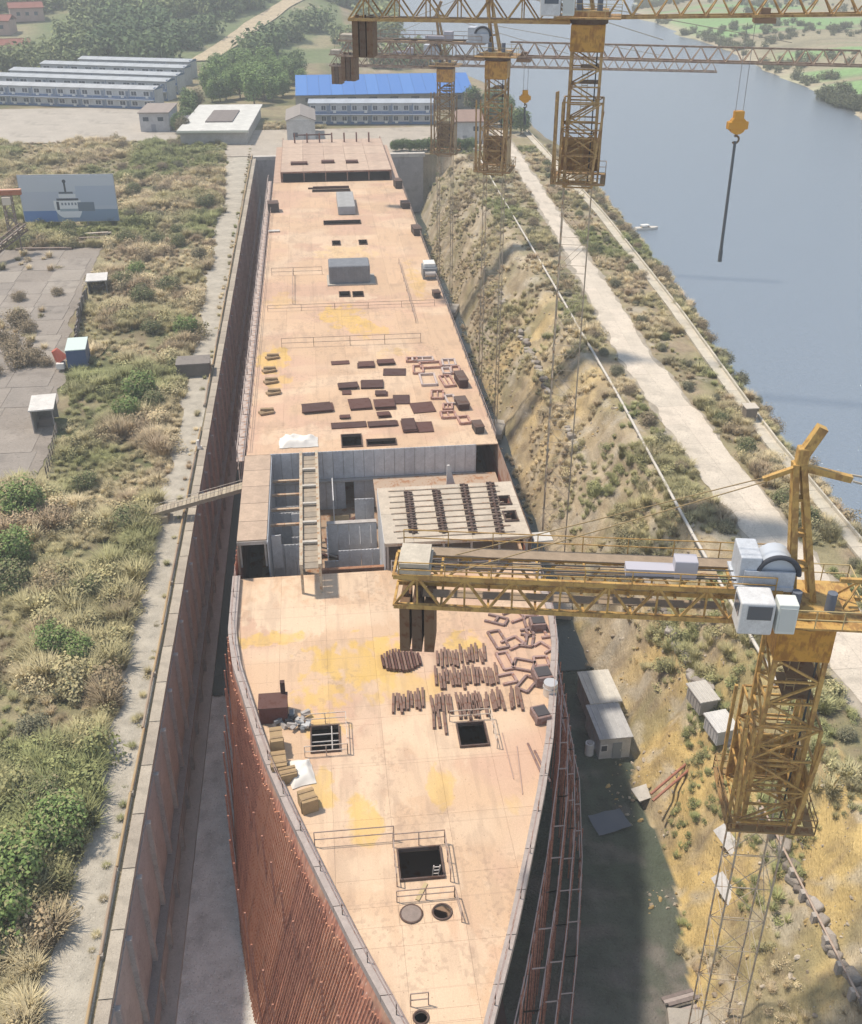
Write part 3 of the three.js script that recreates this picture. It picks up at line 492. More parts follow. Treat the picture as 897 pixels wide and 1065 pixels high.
  mesh('front_lintel', [box(13.4, 0.3, 0.2, 11.4, 6.25, -82)], mat([0.42, 0.37, 0.32], { map: TXrust, rep: 2 }), rb);
  mesh('inner_wall', [box(13.2, 3, 0.12, 11.3, 4.9, -92.3)], Mox, rb);
  mesh('front_rail', railing([[5.2, 3.55, -81.6], [17.6, 3.55, -81.6]], 1.2, 3, 0.07), mat([0.55, 0.5, 0.47]), rb);
  mesh('lower_floor', [box(13.3, 0.12, 10.4, 11.35, 3.42, -87.3)], Mbow[2], rb);
  mesh('aft_floor', [box(13.4, 0.12, 8, 11.3, 3.28, -96.6)], mat([0.42, 0.33, 0.26], { map: TXrust, rep: 4 }), rb);
  // long ladder-like gantry over the pit
  const ga = new THREE.Group(); ga.name = 'stair_gantry'; ship.add(ga); const Mga = mat([0.46, 0.41, 0.33], { map: TXrust, rep: 2.2 });
  for (const x of [-2.95, -1.3]) mesh('gantry_beam', [box(0.3, 0.5, 22.4, x, YA + 0.05, -89.8)], Mga, ga);
  for (let k = 0; k < 22; k++) mesh('tread_plank', [box(1.3, 0.08, 0.92, -2.1, YA - 0.1 + 0.03 * hash(k, 7), -79 - k * 1.0)], mat(k % 3 ? [0.42, 0.35, 0.27] : [0.35, 0.3, 0.24], { map: TXmottle, rep: 1.5 }), ga);
  for (let k = 0; k < 5; k++) mesh('cross_tie', [box(1.5, 0.16, 0.3, -2.1, YA + 0.2, -82.6 - k * 3.6)], mat([0.62, 0.58, 0.52], { map: TXmottle, rep: 2 }), ga);
  for (const z of [-79, -85, -93]) for (const x of [-2.95, -1.3]) mesh('gantry_leg', [box(0.24, z > -82 ? 3.1 : 7, 0.24, x, z > -82 ? 5 : 3, z)], Mga, ga);
  mesh('white_fin', [(() => { const s = new THREE.Shape([[0, 0], [1.5, 0], [0.35, 4.3], [0.1, 4.3]].map(p => new THREE.Vector2(...p))); const g = new THREE.ExtrudeGeometry(s, { depth: 0.2, bevelEnabled: false }); g.translate(11.8, 3.4, -94.5); return g; })()], mat([0.74, 0.73, 0.7], { map: TXmottle, rep: 3 }), pit);
}
// raised block at the stern with an open front that reads dark, posts on top
{
  const sb = new THREE.Group(); sb.name = 'stern_block'; ship.add(sb);
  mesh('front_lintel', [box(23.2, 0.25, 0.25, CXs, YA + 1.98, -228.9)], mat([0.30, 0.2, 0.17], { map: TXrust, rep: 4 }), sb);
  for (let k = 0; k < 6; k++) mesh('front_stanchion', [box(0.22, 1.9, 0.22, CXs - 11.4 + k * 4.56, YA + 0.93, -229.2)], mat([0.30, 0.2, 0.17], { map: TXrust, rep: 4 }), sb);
  mesh('inner_floor', [box(23, 0.1, 37.8, CXs, YA - 0.05, -247.8)], Mmaroon, sb); mesh('inner_bulkhead', [box(23, 2, 0.15, CXs, YA + 1, -250)], Mox, sb);  // inner floor coloured dark so the opening reads as deep shade
  for (let i = 0; i < 5; i++) for (let j = 0; j < 4; j++) mesh('top_plate', [box(4.6, 0.12, 8.6, CXs - 9.3 + i * 4.65, YA + 2.1, -233.2 - j * 8.7)], Maft[0].map ? mat(hash(i, j, 9) > 0.5 ? [0.60, 0.46, 0.36] : [0.56, 0.42, 0.33], { map: TXmottle, rep: 5 }) : Maft[0], sb);
  for (const s of [-1, 1]) mesh('side_plate', [box(0.15, 2.2, 38, CXs + s * 11.65, YA + 1, -248)], mat([0.30, 0.2, 0.17], { map: TXrust, rep: 4 }), sb);
  for (const s of [-1, 1]) mesh('side_deck', [box(1.7, 0.12, 38, CXs + s * 12.5, YA - 0.06, -247.8)], mat([0.55, 0.40, 0.31], { map: TXmottle, rep: 4 }), sb);
  for (let k = 0; k < 7; k++) mesh('post', [box(0.35, 2.2, 0.35, -4 + k * 2.9, YA + 3.2, -260 + 0.8 * hash(k, 4))], mat([0.22, 0.12, 0.10], { map: TXrust, rep: 2 }), sb);
  for (const [x, z, w] of [[-3, -236, 3.6], [3.2, -237, 2.8], [8.4, -236.5, 2.6]]) mesh('low_coaming', [box(w, 0.5, 1.6, x, YA + 2.4, z)], Mmaroon2, sb);
  mesh('post_tie', [box(8, 0.25, 0.25, 0.5, YA + 3.9, -260)], Mmaroon2, sb);
}
// deck houses and casings that belong to the ship
{
  const h1 = new THREE.Group(); h1.name = 'ventilator_house'; ship.add(h1);
  mesh('house_body', [rbox(6.3, 3, 4.4, 4.65, YA + 1.45, -160.4, 0.25)], mat([0.215, 0.235, 0.27], { map: TXmottle, rep: 3, rough: 0.6 }), h1);
  for (let k = 0; k < 7; k++) mesh('rib', [box(0.1, 2.7, 0.12, 1.9 + k * 0.92, YA + 1.45, -158.17)], Mgreyd, h1);
  mesh('base_frame', [box(7.4, 0.2, 5.2, 4.9, YA + 0.1, -160.3)], mat([0.5, 0.47, 0.42], { map: TXmottle, rep: 3 }), h1);
  const h2 = new THREE.Group(); h2.name = 'hatch_house'; ship.add(h2);
  mesh('house_body', [rbox(3.3, 1.6, 12, 5.85, YA + 0.8, -206.5, 0.15)], mat([0.40, 0.41, 0.42], { map: TXmottle, rep: 3 }), h2);
  mesh('front_panel', [box(3, 1.2, 0.1, 5.85, YA + 0.7, -200.45)], Mgreyp, h2);
}

// ------------------------------------------------------------------ scaffolding round the bow
function scaffold(name, label, s, zA, zB, dz, spread, rows, tops, poleM, boardM, tieM, boards) {
  const t = thing(name, label, 'scaffolding'); const zs = []; for (let z = zA; z > zB; z -= dz) zs.push(z);
  for (let b = 0; b < zs.length; b += 6) { // one bay of poles after the other
    const seg = zs.slice(b, b + 7), poles = [], ties = [], plank = [];
    for (let r = 0; r < rows; r++) {
      const f = (r + 0.6) / rows, X = z => CXs + s * (halfW(z) + (s < 0 ? 0.95 : 0.6) + spread(z) * f), top = tops(f);
      seg.slice(0, 6).forEach((z, i) => { const j = 0.16 * (hash(b + i, r, 12) - 0.5); poles.push(box(s < 0 ? 0.13 : 0.1, top + 15 + j * 6, 0.1, X(z) + j, (top - 15) / 2, z)); });
      for (let y = top; y > -14.5; y -= 2.1) { if (s > 0 && (r === rows - 1 || y > top - 3)) ties.push(bar([X(seg[0]), y, seg[0]], [X(seg[seg.length - 1]), y, seg[seg.length - 1]], 0.07)); }
      if (r && s > 0) for (let i = 0; i < seg.length; i += 2) { const z = seg[i], X0 = CXs + s * (halfW(z) + 0.6 + spread(z) * (r - 0.4) / rows); ties.push(bar([X0, top, z], [X(z), top, z], 0.07)); }
      if (boards && s > 0) { const q0 = seg[0], q1 = seg[seg.length - 1], w = (spread((q0 + q1) / 2) / rows) * 0.94; plank.push(bar([X(q0) - s * w * 0.5, top - 0.1, q0], [X(q1) - s * w * 0.5, top - 0.1, q1], w, 0.06)); }
    }
    mesh('pole_bay', poles, poleM, t).userData.kind = 'stuff'; if (ties.length) mesh('ledgers', ties, tieM, t).userData.kind = 'stuff'; for (const q of plank) mesh('platform_board', [q], boardM, t);
  }
  return t;
}
{
  const spread = z => pl([[-32, 5.6], [-50, 4.7], [-62, 2.7], [-72, 1.0], [-80, 0.4], [-100, 0.3]], z);
  const t = scaffold('scaffold', 'rust red netted pole scaffolding along the left side of the bow', -1, -32, -98, 2.4, spread, 2, f => 3.4 - 10 * f, mat([0.40, 0.21, 0.16], { map: TXrust, rep: 1.3 }), null, mat([0.45, 0.25, 0.2], { map: TXrust, rep: 1.3 }), false);
  // coarse red net draped over the poles, hanging in folds, one panel after the other
  const netT = dataTex(512, 512, (u, v) => { const st = fbm(u * 64, v * 4, 940, 3, 64), bl = fbm(u * 5, v * 5, 941, 4, 5), d = vn(u * 128, v * 20, 943, 128); let c = mixc([0.46, 0.215, 0.15], [0.28, 0.125, 0.09], ss(0.35, 0.65, st)); c = mixc(c, [0.46, 0.31, 0.22], ss(0.5, 0.75, bl) * 0.6); return d > 0.86 ? mixc(c, [0.7, 0.56, 0.48], 0.6) : c; });
  const Mn = new THREE.MeshStandardMaterial({ map: rep(netT, 9), roughness: 0.95, side: THREE.DoubleSide });
  for (let z0 = -31.6; z0 > -98; z0 -= 4.4) {
    const P = [], U = [], I = [], nz = 44, ny = 26;
    for (let i = 0; i <= nz; i++) { const z = z0 - (i / nz) * 4.38, h = halfW(z), sp = spread(z);
      for (let j = 0; j <= ny; j++) { const f = j / ny, fold = 0.1 * (fbm(z * 0.5, f * 4, 951, 3) - 0.5) * ss(0, 0.15, f) * ss(1, 0.8, f); const o = h + 0.5 + sp * f * 0.92 + fold; P.push(CXs - o, 3.0 - 17.8 * f + 0.25 * Math.sin(z * 1.7) * ss(1, 0.9, 1 - f) * (f < 0.1 ? 1 : 0), z); U.push(z, f * 18); } }
    for (let i = 0; i < nz; i++) for (let j = 0; j < ny; j++) { const k = i * (ny + 1) + j; I.push(k, k + 1, k + ny + 1, k + 1, k + ny + 2, k + ny + 1); }
    const g = new THREE.BufferGeometry(); g.setAttribute('position', new THREE.Float32BufferAttribute(P, 3)); g.setAttribute('uv', new THREE.Float32BufferAttribute(U, 2)); g.setIndex(I); g.computeVertexNormals(); mesh('safety_net', g, Mn, t, true);
    const rods = []; for (let q = 0; q < 15; q++) { const z = z0 - q * 0.292 - 0.06 * hash(q, Math.round(z0 * 5), 3), o = h => halfW(z) + 0.72 + spread(z) * h * 0.92, top = 0.02 + 0.04 * hash(q, Math.round(z0), 5), j = 0.16 * (hash(q, Math.round(z0), 6) - 0.5); rods.push(bar([CXs - o(top), 3.0 - 17.8 * top, z], [CXs - o(1), -14.8, z + j], 0.1)); }
    const rd = mesh('rod_screen', rods, hash(Math.round(z0), 8) > 0.5 ? mat([0.54, 0.265, 0.175], { map: TXgrime, rep: 1.3 }) : mat([0.60, 0.32, 0.215], { map: TXrust, rep: 1.3 }), t); rd.userData.kind = 'stuff';
  }
}
scaffold('scaffold', 'open grid scaffolding with pale ledgers along the right side of the bow', 1, -32, -80, 1.5,
  z => pl([[-32, 4.6], [-47, 4.0], [-73, 2.8], [-90, 2.4]], z), 4, f => 2.2 - 14.5 * f, mat([0.43, 0.215, 0.155], { map: TXgrime, rep: 1.3 }), null, mat([0.50, 0.42, 0.39]), false);
// straight run of poles further aft on the left side
{
  const t = thing('scaffold', 'thin pale scaffold poles along the left side of the main deck', 'scaffolding'); const M = mat([0.46, 0.40, 0.38], { map: TXrust, rep: 2 });
  for (let k = 0; k < 22; k++) { const z = -101 - k * 6; const g = []; for (let q = 0; q < 3; q++) g.push(box(0.09, 22.2, 0.09, -9.6 - 0.3 * hash(k, q), -3.7, z - q * 2)); g.push(bar([-9.65, 7.2, z], [-9.65, 7.2, z - 6], 0.08), bar([-9.7, 5, z], [-9.7, 5, z - 6], 0.08), box(0.8, 0.06, 5.9, -9.4, 5.9, z - 3)); mesh('pole_bay', g, M, t); }
}

// ------------------------------------------------------------------ loose material on the decks
const GP = 'dark maroon steel plates lying on the main deck';
const plates = [[0.9, -125.3, 3.4, -126.8], [4.2, -123.9, 6.5, -126.1], [6.7, -124.6, 9.1, -126.4], [7.2, -120.8, 10.3, -123.8], [4.3, -117.2, 7.2, -120.2], [1.5, -117.3, 4.0, -119.3], [1.9, -115.6, 3.1, -117.3], [2.5, -111.1, 5.2, -114.7], [5.4, -110.9, 8.0, -113.9], [7.7, -112.2, 9.9, -115.7], [5.9, -114.9, 7.4, -116.6], [-3.0, -110.8, 0.8, -113.7], [9.7, -109.4, 12.6, -113.3], [1.4, -109.0, 2.6, -110.1], [5.8, -108.8, 7.3, -110.3], [0.3, -106.5, 4.4, -108.6], [4.5, -106.3, 7.9, -108.1], [8.2, -104.4, 9.9, -108.3], [9.9, -104.2, 11.8, -107.8]];
const plateAt = ['leftmost in the far row', 'in the middle of the far row', 'rightmost in the far row', 'in front of the far row at right', 'largest in the second row', 'left of the largest in the second row', 'small, under the second row at left', 'mid field, left of the joined pair', 'left of two joined in the middle', 'right of two joined in the middle', 'small, above the two joined ones', 'farthest left of all, on its own', 'right of the two joined ones', 'small, in front of the middle at left', 'small, in front of the two joined ones', 'long, in the nearest row at left', 'long, in the nearest row at right', 'upright, right of the nearest row', 'rightmost by the nearest row'];
plates.forEach(([x0, z1, x1, z0], i) => {
  const w = (x1 - x0) * 0.97, d = Math.abs(z1 - z0) * 0.8, n = 1 + (i % 3), t = thing('steel_plate_stack', 'dark maroon steel plates on the main deck, ' + plateAt[i], 'steel plates', [(x0 + x1) / 2, YA, (z0 + z1) / 2], 0.16 * (hash(i, 3) - 0.5), GP);
  for (let k = 0; k < n; k++) mesh('plate', [box(w * (1 - 0.1 * hash(i, k, 2)), 0.09, d * (1 - 0.12 * hash(i, k, 3)), 0.3 * (hash(i, k, 4) - 0.5), 0.08 + k * 0.13, 0.3 * (hash(i, k, 6) - 0.5), 0.12 * (hash(i, k, 5) - 0.5))], (i + k) % 2 ? Mmaroon : Mmaroon2, t);
});
// steel sections lying on the fore deck
{
  const proto = thing('steel_section', 'short brown steel section laid out on the right of the fore deck', 'steel section', [0, -50, 0], 0, 'steel sections laid out in rows on the fore deck');
  const Mb = mat([0.20, 0.125, 0.10], { map: TXrust, rep: 1.5 });
  mesh('web', [box(0.1, 0.2, 2.1, 0, 0.12, 0)], Mb, proto); mesh('flange', [box(0.19, 0.04, 2.1, 0, 0.02, 0)], Mb, proto); mesh('flange', [box(0.19, 0.04, 2.1, 0, 0.24, 0)], Mb, proto);
  let first = true;
  const lay = (x, z, a, sc = 1, lab) => { const o = first ? proto : dup(proto, [x, YB, z], a); o.position.set(x, YB, z); o.rotation.y = a; o.scale.set(1, 1, sc); o.userData.label = lab; first = false; };
  const row = (x0, x1, z, n, p, lab) => { for (let k = 0; k < n; k++) if (hash(k, Math.round(z * 3), 31) < p) lay(lerp(x0, x1, k / (n - 1)) + 0.12 * (hash(k, n, 32) - 0.5), z + 0.8 * (hash(k, n, 33) - 0.5), -0.04 + 0.12 * (hash(k, n, 34) - 0.5), 0.8 + 0.4 * hash(k, n, 35), 'short brown steel section on the fore deck, ' + lab); };
  row(7.9, 11.9, -68.3, 13, 0.8, 'in the row farthest from the bow'); row(7.5, 12.4, -65.6, 17, 0.85, 'in the second row from the far end'); row(6.9, 13.8, -62.6, 25, 0.75, 'in the long row before the right hatch'); row(3.9, 6.2, -63.2, 9, 0.95, 'in the group left of the long row'); row(6.8, 7.6, -60.6, 3, 1, 'one of three left of the right hatch'); row(8.6, 11, -61.7, 8, 0.8, 'at the rail of the right hatch');
  // timber pallet of bars, the round bundle in front of the counterweight
  const t = thing('bar_bundle', 'oval bundle of brown bars on the fore deck under the counterweight', 'steel bundle', [4.95, YB, -68.2]);
  for (let k = 0; k < 13; k++) { const x = -1.5 + k * 0.25, L = 2.8 * Math.sqrt(Math.max(0.1, 1 - (x / 1.75) ** 2)); mesh('bar', [box(0.17, 0.28, L, x, 0.16 + 0.05 * hash(k, 1), 0.2 * (hash(k, 2) - 0.5), 0.06)], k % 2 ? Mb : Mmaroon2, t); }
}
// clutter on the right of the fore deck: frames, bent sections, boxes
{
  const G = 'frames and offcuts along the right edge of the fore deck', Mp = mat([0.36, 0.25, 0.235], { map: TXrust, rep: 1.6 }), Mp2 = mat([0.24, 0.17, 0.165], { map: TXrust, rep: 1.6 });
  const frames = [[13.6, -73, 1.8, 1, -0.5], [15.2, -73.4, 1.4, 1.4, 0.4], [16.6, -72.4, 1.3, 1.6, 0], [17.4, -70.8, 1, 1.4, 0.1], [13.3, -70.2, 1, 2.4, 0.2], [14.4, -69.6, 1.5, 1.2, 0.5], [15.6, -69.8, 1.1, 1.6, -0.3], [13.4, -67.3, 0.9, 2.2, 0.15], [14.8, -66.6, 1.6, 1.3, -0.4], [13.2, -65, 1.2, 1.1, 0.2], [14.6, -64.2, 1.8, 1, 0.9], [16.3, -66.9, 1.1, 1.2, 0], [15.9, -70.9, 0.9, 0.9, 0.2], [16.8, -68.7, 0.8, 1.3, 0.6]];
  frames.forEach(([x, z, w, d, a], i) => single('steel_offcut', [box(w, 0.2, 0.2, 0, 0.1, d / 2), box(w, 0.2, 0.2, 0, 0.1, -d / 2), box(0.2, 0.22, d, w / 2, 0.11, 0), box(0.2, 0.22, d, i % 3 ? -w / 2 : 0, 0.11, 0)].slice(0, i % 4 === 1 ? 3 : 4), i % 2 ? Mp : Mp2, 'brownish steel frame in the right foredeck clutter, ' + ['at the far left corner', 'second along the far end', 'third along the far end', 'at the far right corner', 'tall one below the far left corner', 'tilted, left of the middle', 'right of the tilted middle one', 'tall one at the near left', 'wide one in the near middle', 'small one at the near left end', 'turned one nearest the bow', 'beside the near machine box', 'small square one near the far box', 'small turned one beside the far box'][i], 'steel frame', [x, YB + 0.01, z], a, G));
  const bxs = [['dark square box with open top near the right deck edge under the jib', 16.9, -71.6, 1.3, 0.8, 1.3, 0], ['dark machine box beside the silver drum at the right deck edge', 15.9, -64.6, 1.4, 0.9, 1.6, 0.1], ['low dark crate nearest the bow in the right deck clutter', 14.9, -60.2, 1.2, 0.7, 1.5, 0.2]];
  for (const [l, x, z, w, h, d, a] of bxs) { const t = thing('machine_box', l, 'box', [x, YB, z], a); mesh('body', [rbox(w, h, d, 0, h / 2, 0, 0.05)], Mp2, t); mesh('lid', [box(w * 0.8, 0.08, d * 0.7, 0.05, h + 0.04, 0)], mat([0.055, 0.05, 0.055]), t); mesh('skid', [box(w * 1.1, 0.12, 0.15, 0, 0.06, d * 0.4)], Mdark, t); }
  const dr = thing('silver_drum', 'shiny silver drum on the right edge of the fore deck', 'drum', [16.2, YB, -62.9], 0.3); const c = new THREE.CylinderGeometry(0.55, 0.55, 1.2, 14); c.translate(0, 0.6, 0); mesh('barrel', [c], mat([0.66, 0.66, 0.66], { rough: 0.35, metal: 0.5 }), dr); const rg = new THREE.TorusGeometry(0.56, 0.05, 5, 16); rg.rotateX(Math.PI / 2); rg.translate(0, 0.8, 0); mesh('hoop', [rg], Mgun, dr);
  for (const [x, z, a] of [[13.6, -55.5, 0.12], [14, -54.7, 0.15]]) single('pipe_length', [tube([0, 0.09, -1.6], [0, 0.09, 1.6], 0.09, 7)], Mp2, 'thin pipe lying by the right edge rail of the fore deck', 'pipe', [x, YB, z - 0.4], a, 'pipes by the right rail');
  for (const [x, z, a] of [[11.5, -56.5, -0.1], [12.1, -55, -0.2]]) single('cable_run', [tube([0, 0.04, -2.4], [0.5, 0.04, 2.4], 0.04, 5)], mat([0.42, 0.3, 0.25]), 'thin cable lying on the fore deck right of the small hatch', 'cable', [x, YB, z], a, 'cables on the fore deck');
}
// left edge of the fore deck: maroon machine, silver scrap, timber crates, white sheet
{
  const t = thing('welding_machine', 'maroon steel box with a short post at the left deck edge', 'machine', [-5.2, YB, -62.6]);
  mesh('body', [rbox(2.1, 1.5, 1.7, 0, 0.75, 0, 0.06)], mat([0.12, 0.04, 0.035], { map: TXrust, rep: 2 }), t); mesh('post', [box(0.35, 2.6, 0.35, 0.75, 1.3, -0.9)], Mmaroon, t); mesh('lid', [box(2.2, 0.1, 1.8, 0, 1.53, 0)], Mmaroon2, t);
  const s = thing('scrap_pile', 'pile of silver scrap beside the maroon box', 'scrap pile', [-4.0, YB, -61.6]);
  for (let k = 0; k < 26; k++) mesh('scrap_piece', [box(rr(0.3, 0.9), rr(0.1, 0.35), rr(0.15, 0.4), rr(-1.3, 1.4), rr(0.1, 0.5), rr(-0.7, 0.7), rr(0, 3), rr(-0.4, 0.4))], [Mgun, Mgreyd, mat([0.6, 0.6, 0.6], { rough: 0.45, metal: 0.4 }), Mp3()][k % 4], s);
  function Mp3() { return mat([0.08, 0.07, 0.07]); }
  const ct = [['tall tan timber crate by the left deck edge, nearest the maroon box', -4.9, -58.9, 0.9, 1.5, 1.6, 0.1], ['tan timber crate in the middle of the left edge row', -4.75, -57.0, 1.1, 0.9, 1.6, 0.1], ['tan timber crate beside the white sheet', -4.1, -55.8, 1.2, 0.8, 0.9, 0.2], ['tan timber crate nearest the bow on the left edge', -2.7, -53.0, 1.1, 1.1, 1.3, 0.3]];
  for (const [l, x, z, w, h, d, a] of ct) { const c = thing('timber_crate', l, 'crate', [x, YB, z], a, 'timber crates on the left deck edge'); const M1 = mat([0.44, 0.31, 0.165], { map: TXmottle, rep: 1.4 }), M2 = mat([0.36, 0.25, 0.14], { map: TXmottle, rep: 1 }); mesh('box_body', [box(w, h, d, 0, h / 2, 0)], M1, c); for (const sx of [-1, 1]) mesh('batten', [box(0.06, h, 0.16, sx * (w / 2 + 0.03), h / 2, d * 0.3)], M2, c); mesh('batten', [box(w + 0.02, 0.06, 0.16, 0, h + 0.03, -d * 0.25)], M2, c); mesh('batten', [box(w + 0.02, 0.06, 0.16, 0, h + 0.03, d * 0.25)], M2, c); }
  const sheetG = (w, d, h, seed) => { const g = new THREE.PlaneGeometry(w, d, 16, 16); g.rotateX(-Math.PI / 2); const p = g.attributes.position; for (let i = 0; i < p.count; i++) { const x = p.getX(i), z = p.getZ(i), e = Math.max(Math.abs(x) / w, Math.abs(z) / d) * 2; p.setY(i, 0.05 + h * (0.25 + fbm(x * 1.3, z * 1.3, seed, 3)) * ss(1.05, 0.5, e)); p.setX(i, x + 0.25 * (fbm(z * 1.2, x, seed + 4, 2) - 0.5)); p.setZ(i, z + 0.5 * (fbm(x * 1.2, z, seed + 6, 2) - 0.5)); } g.computeVertexNormals(); return g; };
  single('white_sheet', [sheetG(1.8, 2.6, 0.5, 41)], mat([0.70, 0.68, 0.64], { side: true, rough: 0.85 }), 'crumpled white plastic sheet beside the timber crates', 'plastic sheet', [-3.2, YB, -56.3], 0.2);
  single('tarpaulin', [sheetG(4.2, 2.4, 0.9, 43)], mat([0.72, 0.70, 0.66], { side: true, rough: 0.85 }), 'white tarpaulin heap at the left edge of the corrugated wall', 'tarpaulin', [-3.2, YA, -103.6], 0);
  single('loose_plank', [box(0.25, 0.08, 1.4, 0, 0.05, 0)], mat([0.45, 0.36, 0.2]), 'short yellowish plank lying behind the manholes', 'plank', [4.3, YB, -45], -0.5);
  const w = thing('hatch_winch', 'small white winch standing inside the large fore hatch', 'winch', [4.45, -0.5, -46.6]); mesh('base', [rbox(1.4, 2.4, 0.9, 0, 1.2, 0, 0.06)], mat([0.7, 0.7, 0.68]), w); mesh('drum', [tube([-0.5, 2.6, 0], [0.5, 2.6, 0], 0.25, 10)], mat([0.6, 0.6, 0.58]), w);
}
// right edge of the main deck: frames and dark boxes; stray boxes along both edges
{
  const G = 'dark boxes along the edges of the main deck';
  const L = [['dark winch box on the left main deck edge nearest the stern', -8.0, -205, 2.0, 1.6, 2.6], ['dark box on the right main deck edge beside the stern block', 17.2, -222, 1.4, 1.5, 3], ['dark box on the right main deck edge level with the grey hatch house', 17.3, -205, 1.6, 1.0, 2.4], ['maroon box on the right main deck edge behind the white winch', 17.6, -186, 1.4, 1.2, 3], ['low dark box on the right edge just ahead of the white winch', 17.2, -151, 1.0, 0.8, 1.6], ['dark box at the right deck edge beside the scattered plates', 15.7, -111.3, 1.3, 0.7, 2.4], ['dark box at the right deck edge by the corrugated wall', 16.6, -104.6, 1.0, 0.8, 1.8], ['dark upright box behind the white frames on the right edge', 16.5, -118, 1.1, 1, 3]];
  for (const [l, x, z, w, h, d] of L) { const t = thing('deck_box', l, 'box', [x, YA, z], 0.1, G); mesh('body', [rbox(w, h, d, 0, h / 2, 0, 0.05)], hash(Math.round(z), 3) > 0.5 ? Mmaroon : mat([0.07, 0.06, 0.06], { map: TXrust, rep: 2 }), t); mesh('lid', [box(w + 0.1, 0.1, d + 0.1, 0, h + 0.05, 0)], Mdark, t); }
  const w = thing('edge_winch', 'white topped grey winch on the right main deck edge', 'winch', [17.2, YA, -161]); mesh('base', [box(2.2, 1.7, 3, 0, 0.85, 0)], Mgreyd, w); mesh('cover', [rbox(1.8, 0.6, 2.2, 0, 2, -0.2, 0.1)], mat([0.66, 0.66, 0.64]), w); mesh('drum', [tube([-0.8, 0.9, 1.7], [0.8, 0.9, 1.7], 0.4, 10)], Mgun, w);
  const Mw = mat([0.60, 0.50, 0.47], { map: TXmottle, rep: 2 }), Mpk = mat([0.42, 0.27, 0.24], { map: TXrust, rep: 2 });
  const F = [[12.6, -119.3, 1.8, 3.4], [14.9, -118.6, 1.3, 3.2], [13.4, -124, 2.6, 1.8], [15.8, -124.5, 1.6, 2], [11.7, -122.6, 1.2, 2.4], [13.2, -114.6, 1.4, 2.2], [14.6, -113, 1.0, 2.4], [13.8, -108.8, 1.6, 1.6], [15.4, -107.2, 1.2, 1.8], [12.6, -126, 2.6, 1.2], [16.3, -122, 1.0, 2.2], [14, -111, 1, 1.4], [15.2, -121.8, 1, 1.8], [11.2, -126, 1.3, 1.2]];
  F.forEach(([x, z, a, b], i) => single('deck_insert', [box(a, 0.3, 0.22, 0, 0.15, b / 2), box(a, 0.3, 0.22, 0, 0.15, -b / 2), box(0.22, 0.3, b, a / 2, 0.15, 0), box(0.22, 0.3, b, -a / 2, 0.15, 0), ...(i % 2 ? [box(0.14, 0.2, b, 0, 0.12, 0)] : [])], i % 3 ? Mpk : Mw, 'pinkish rectangular steel frame among the clutter right of the maroon plates', 'steel frame', [x, YA + 0.01, z], 0.3 * (hash(i, 2) - 0.5), 'frames right of the maroon plates'));
  // left edge clutter
  for (const [x, z] of [[-6.6, -129], [-6.9, -124.6], [-6.6, -121], [-6.2, -117.5], [-6.9, -112]]) single('timber_stack', [box(1.8, 0.3, 0.5, 0, 0.15, 0, 0.3), box(1.5, 0.25, 0.4, 0.1, 0.43, 0.05, -0.2), box(1.6, 0.2, 0.3, 0, 0.2, 0.6, 0.1)], mat([0.38, 0.27, 0.16], { map: TXmottle, rep: 1 }), 'small brown stack of timber on the left edge of the main deck', 'timber', [x, YA, z], 0.2, 'timber along the left edge of the main deck');
  for (const [l, x, z, w2, d2] of [['pale board on the left deck edge near the stern', -7.6, -190, 2, 1], ['white board sticking out past the right deck block', 19.4, -82.6, 1.8, 1.6]]) single('pale_board', [box(w2, 0.12, d2, 0, 0.2, 0), box(0.2, 0.2, d2, 0, 0.1, 0)], mat([0.66, 0.64, 0.6], { map: TXmottle, rep: 2 }), l, 'board', [x, z < -100 ? YA : 5.6, z], 0.05);
  single('coaming_plate', [box(7.4, 0.5, 0.35, 0, 0.25, 0), box(1.2, 0.3, 0.3, -4.1, 0.15, 0)], Mmaroon, 'long maroon bar on the main deck just ahead of the dark stern opening', 'steel bar', [3.4, YA, -222.2]);
}


// ------------------------------------------------------------------ tower cranes
function lattice(x0, x1, y0, y1, z0, z1, sec, leg, lace) { // box mast along y
  const g = []; for (const x of [x0, x1]) for (const z of [z0, z1]) g.push(box(leg, y1 - y0, leg, x, (y0 + y1) / 2, z));
  const n = Math.max(1, Math.round((y1 - y0) / sec)), h = (y1 - y0) / n;
  for (let k = 0; k <= n; k++) { const y = y0 + k * h; g.push(bar([x0, y, z0], [x1, y, z0], lace), bar([x0, y, z1], [x1, y, z1], lace), bar([x0, y, z0], [x0, y, z1], lace), bar([x1, y, z0], [x1, y, z1], lace));
    if (k < n) { const f = k % 2; for (const z of [z0, z1]) g.push(bar([f ? x1 : x0, y, z], [f ? x0 : x1, y + h, z], lace)); for (const x of [x0, x1]) g.push(bar([x, y, f ? z1 : z0], [x, y + h, f ? z0 : z1], lace)); } }
  return g;
}
function truss(x0, x1, y0, y1, zw, sec, ch, lace) { // box truss along x
  const g = []; for (const y of [y0, y1]) for (const z of [-zw, zw]) g.push(bar([x0, y, z], [x1, y, z], ch));
  const n = Math.max(1, Math.round(Math.abs(x1 - x0) / sec)), h = (x1 - x0) / n;
  for (let k = 0; k <= n; k++) { const x = x0 + k * h; g.push(bar([x, y0, -zw], [x, y0, zw], lace), bar([x, y1, -zw], [x, y1, zw], lace)); if (k < n) for (const z of [-zw, zw]) g.push(bar([x, y0, z], [x + h / 2, y1, z], lace), bar([x + h / 2, y1, z], [x + h, y0, z], lace), bar([x + h / 2, y1, z], [x + h / 2, y0, z], lace * 0.8)); }
  return g;
}
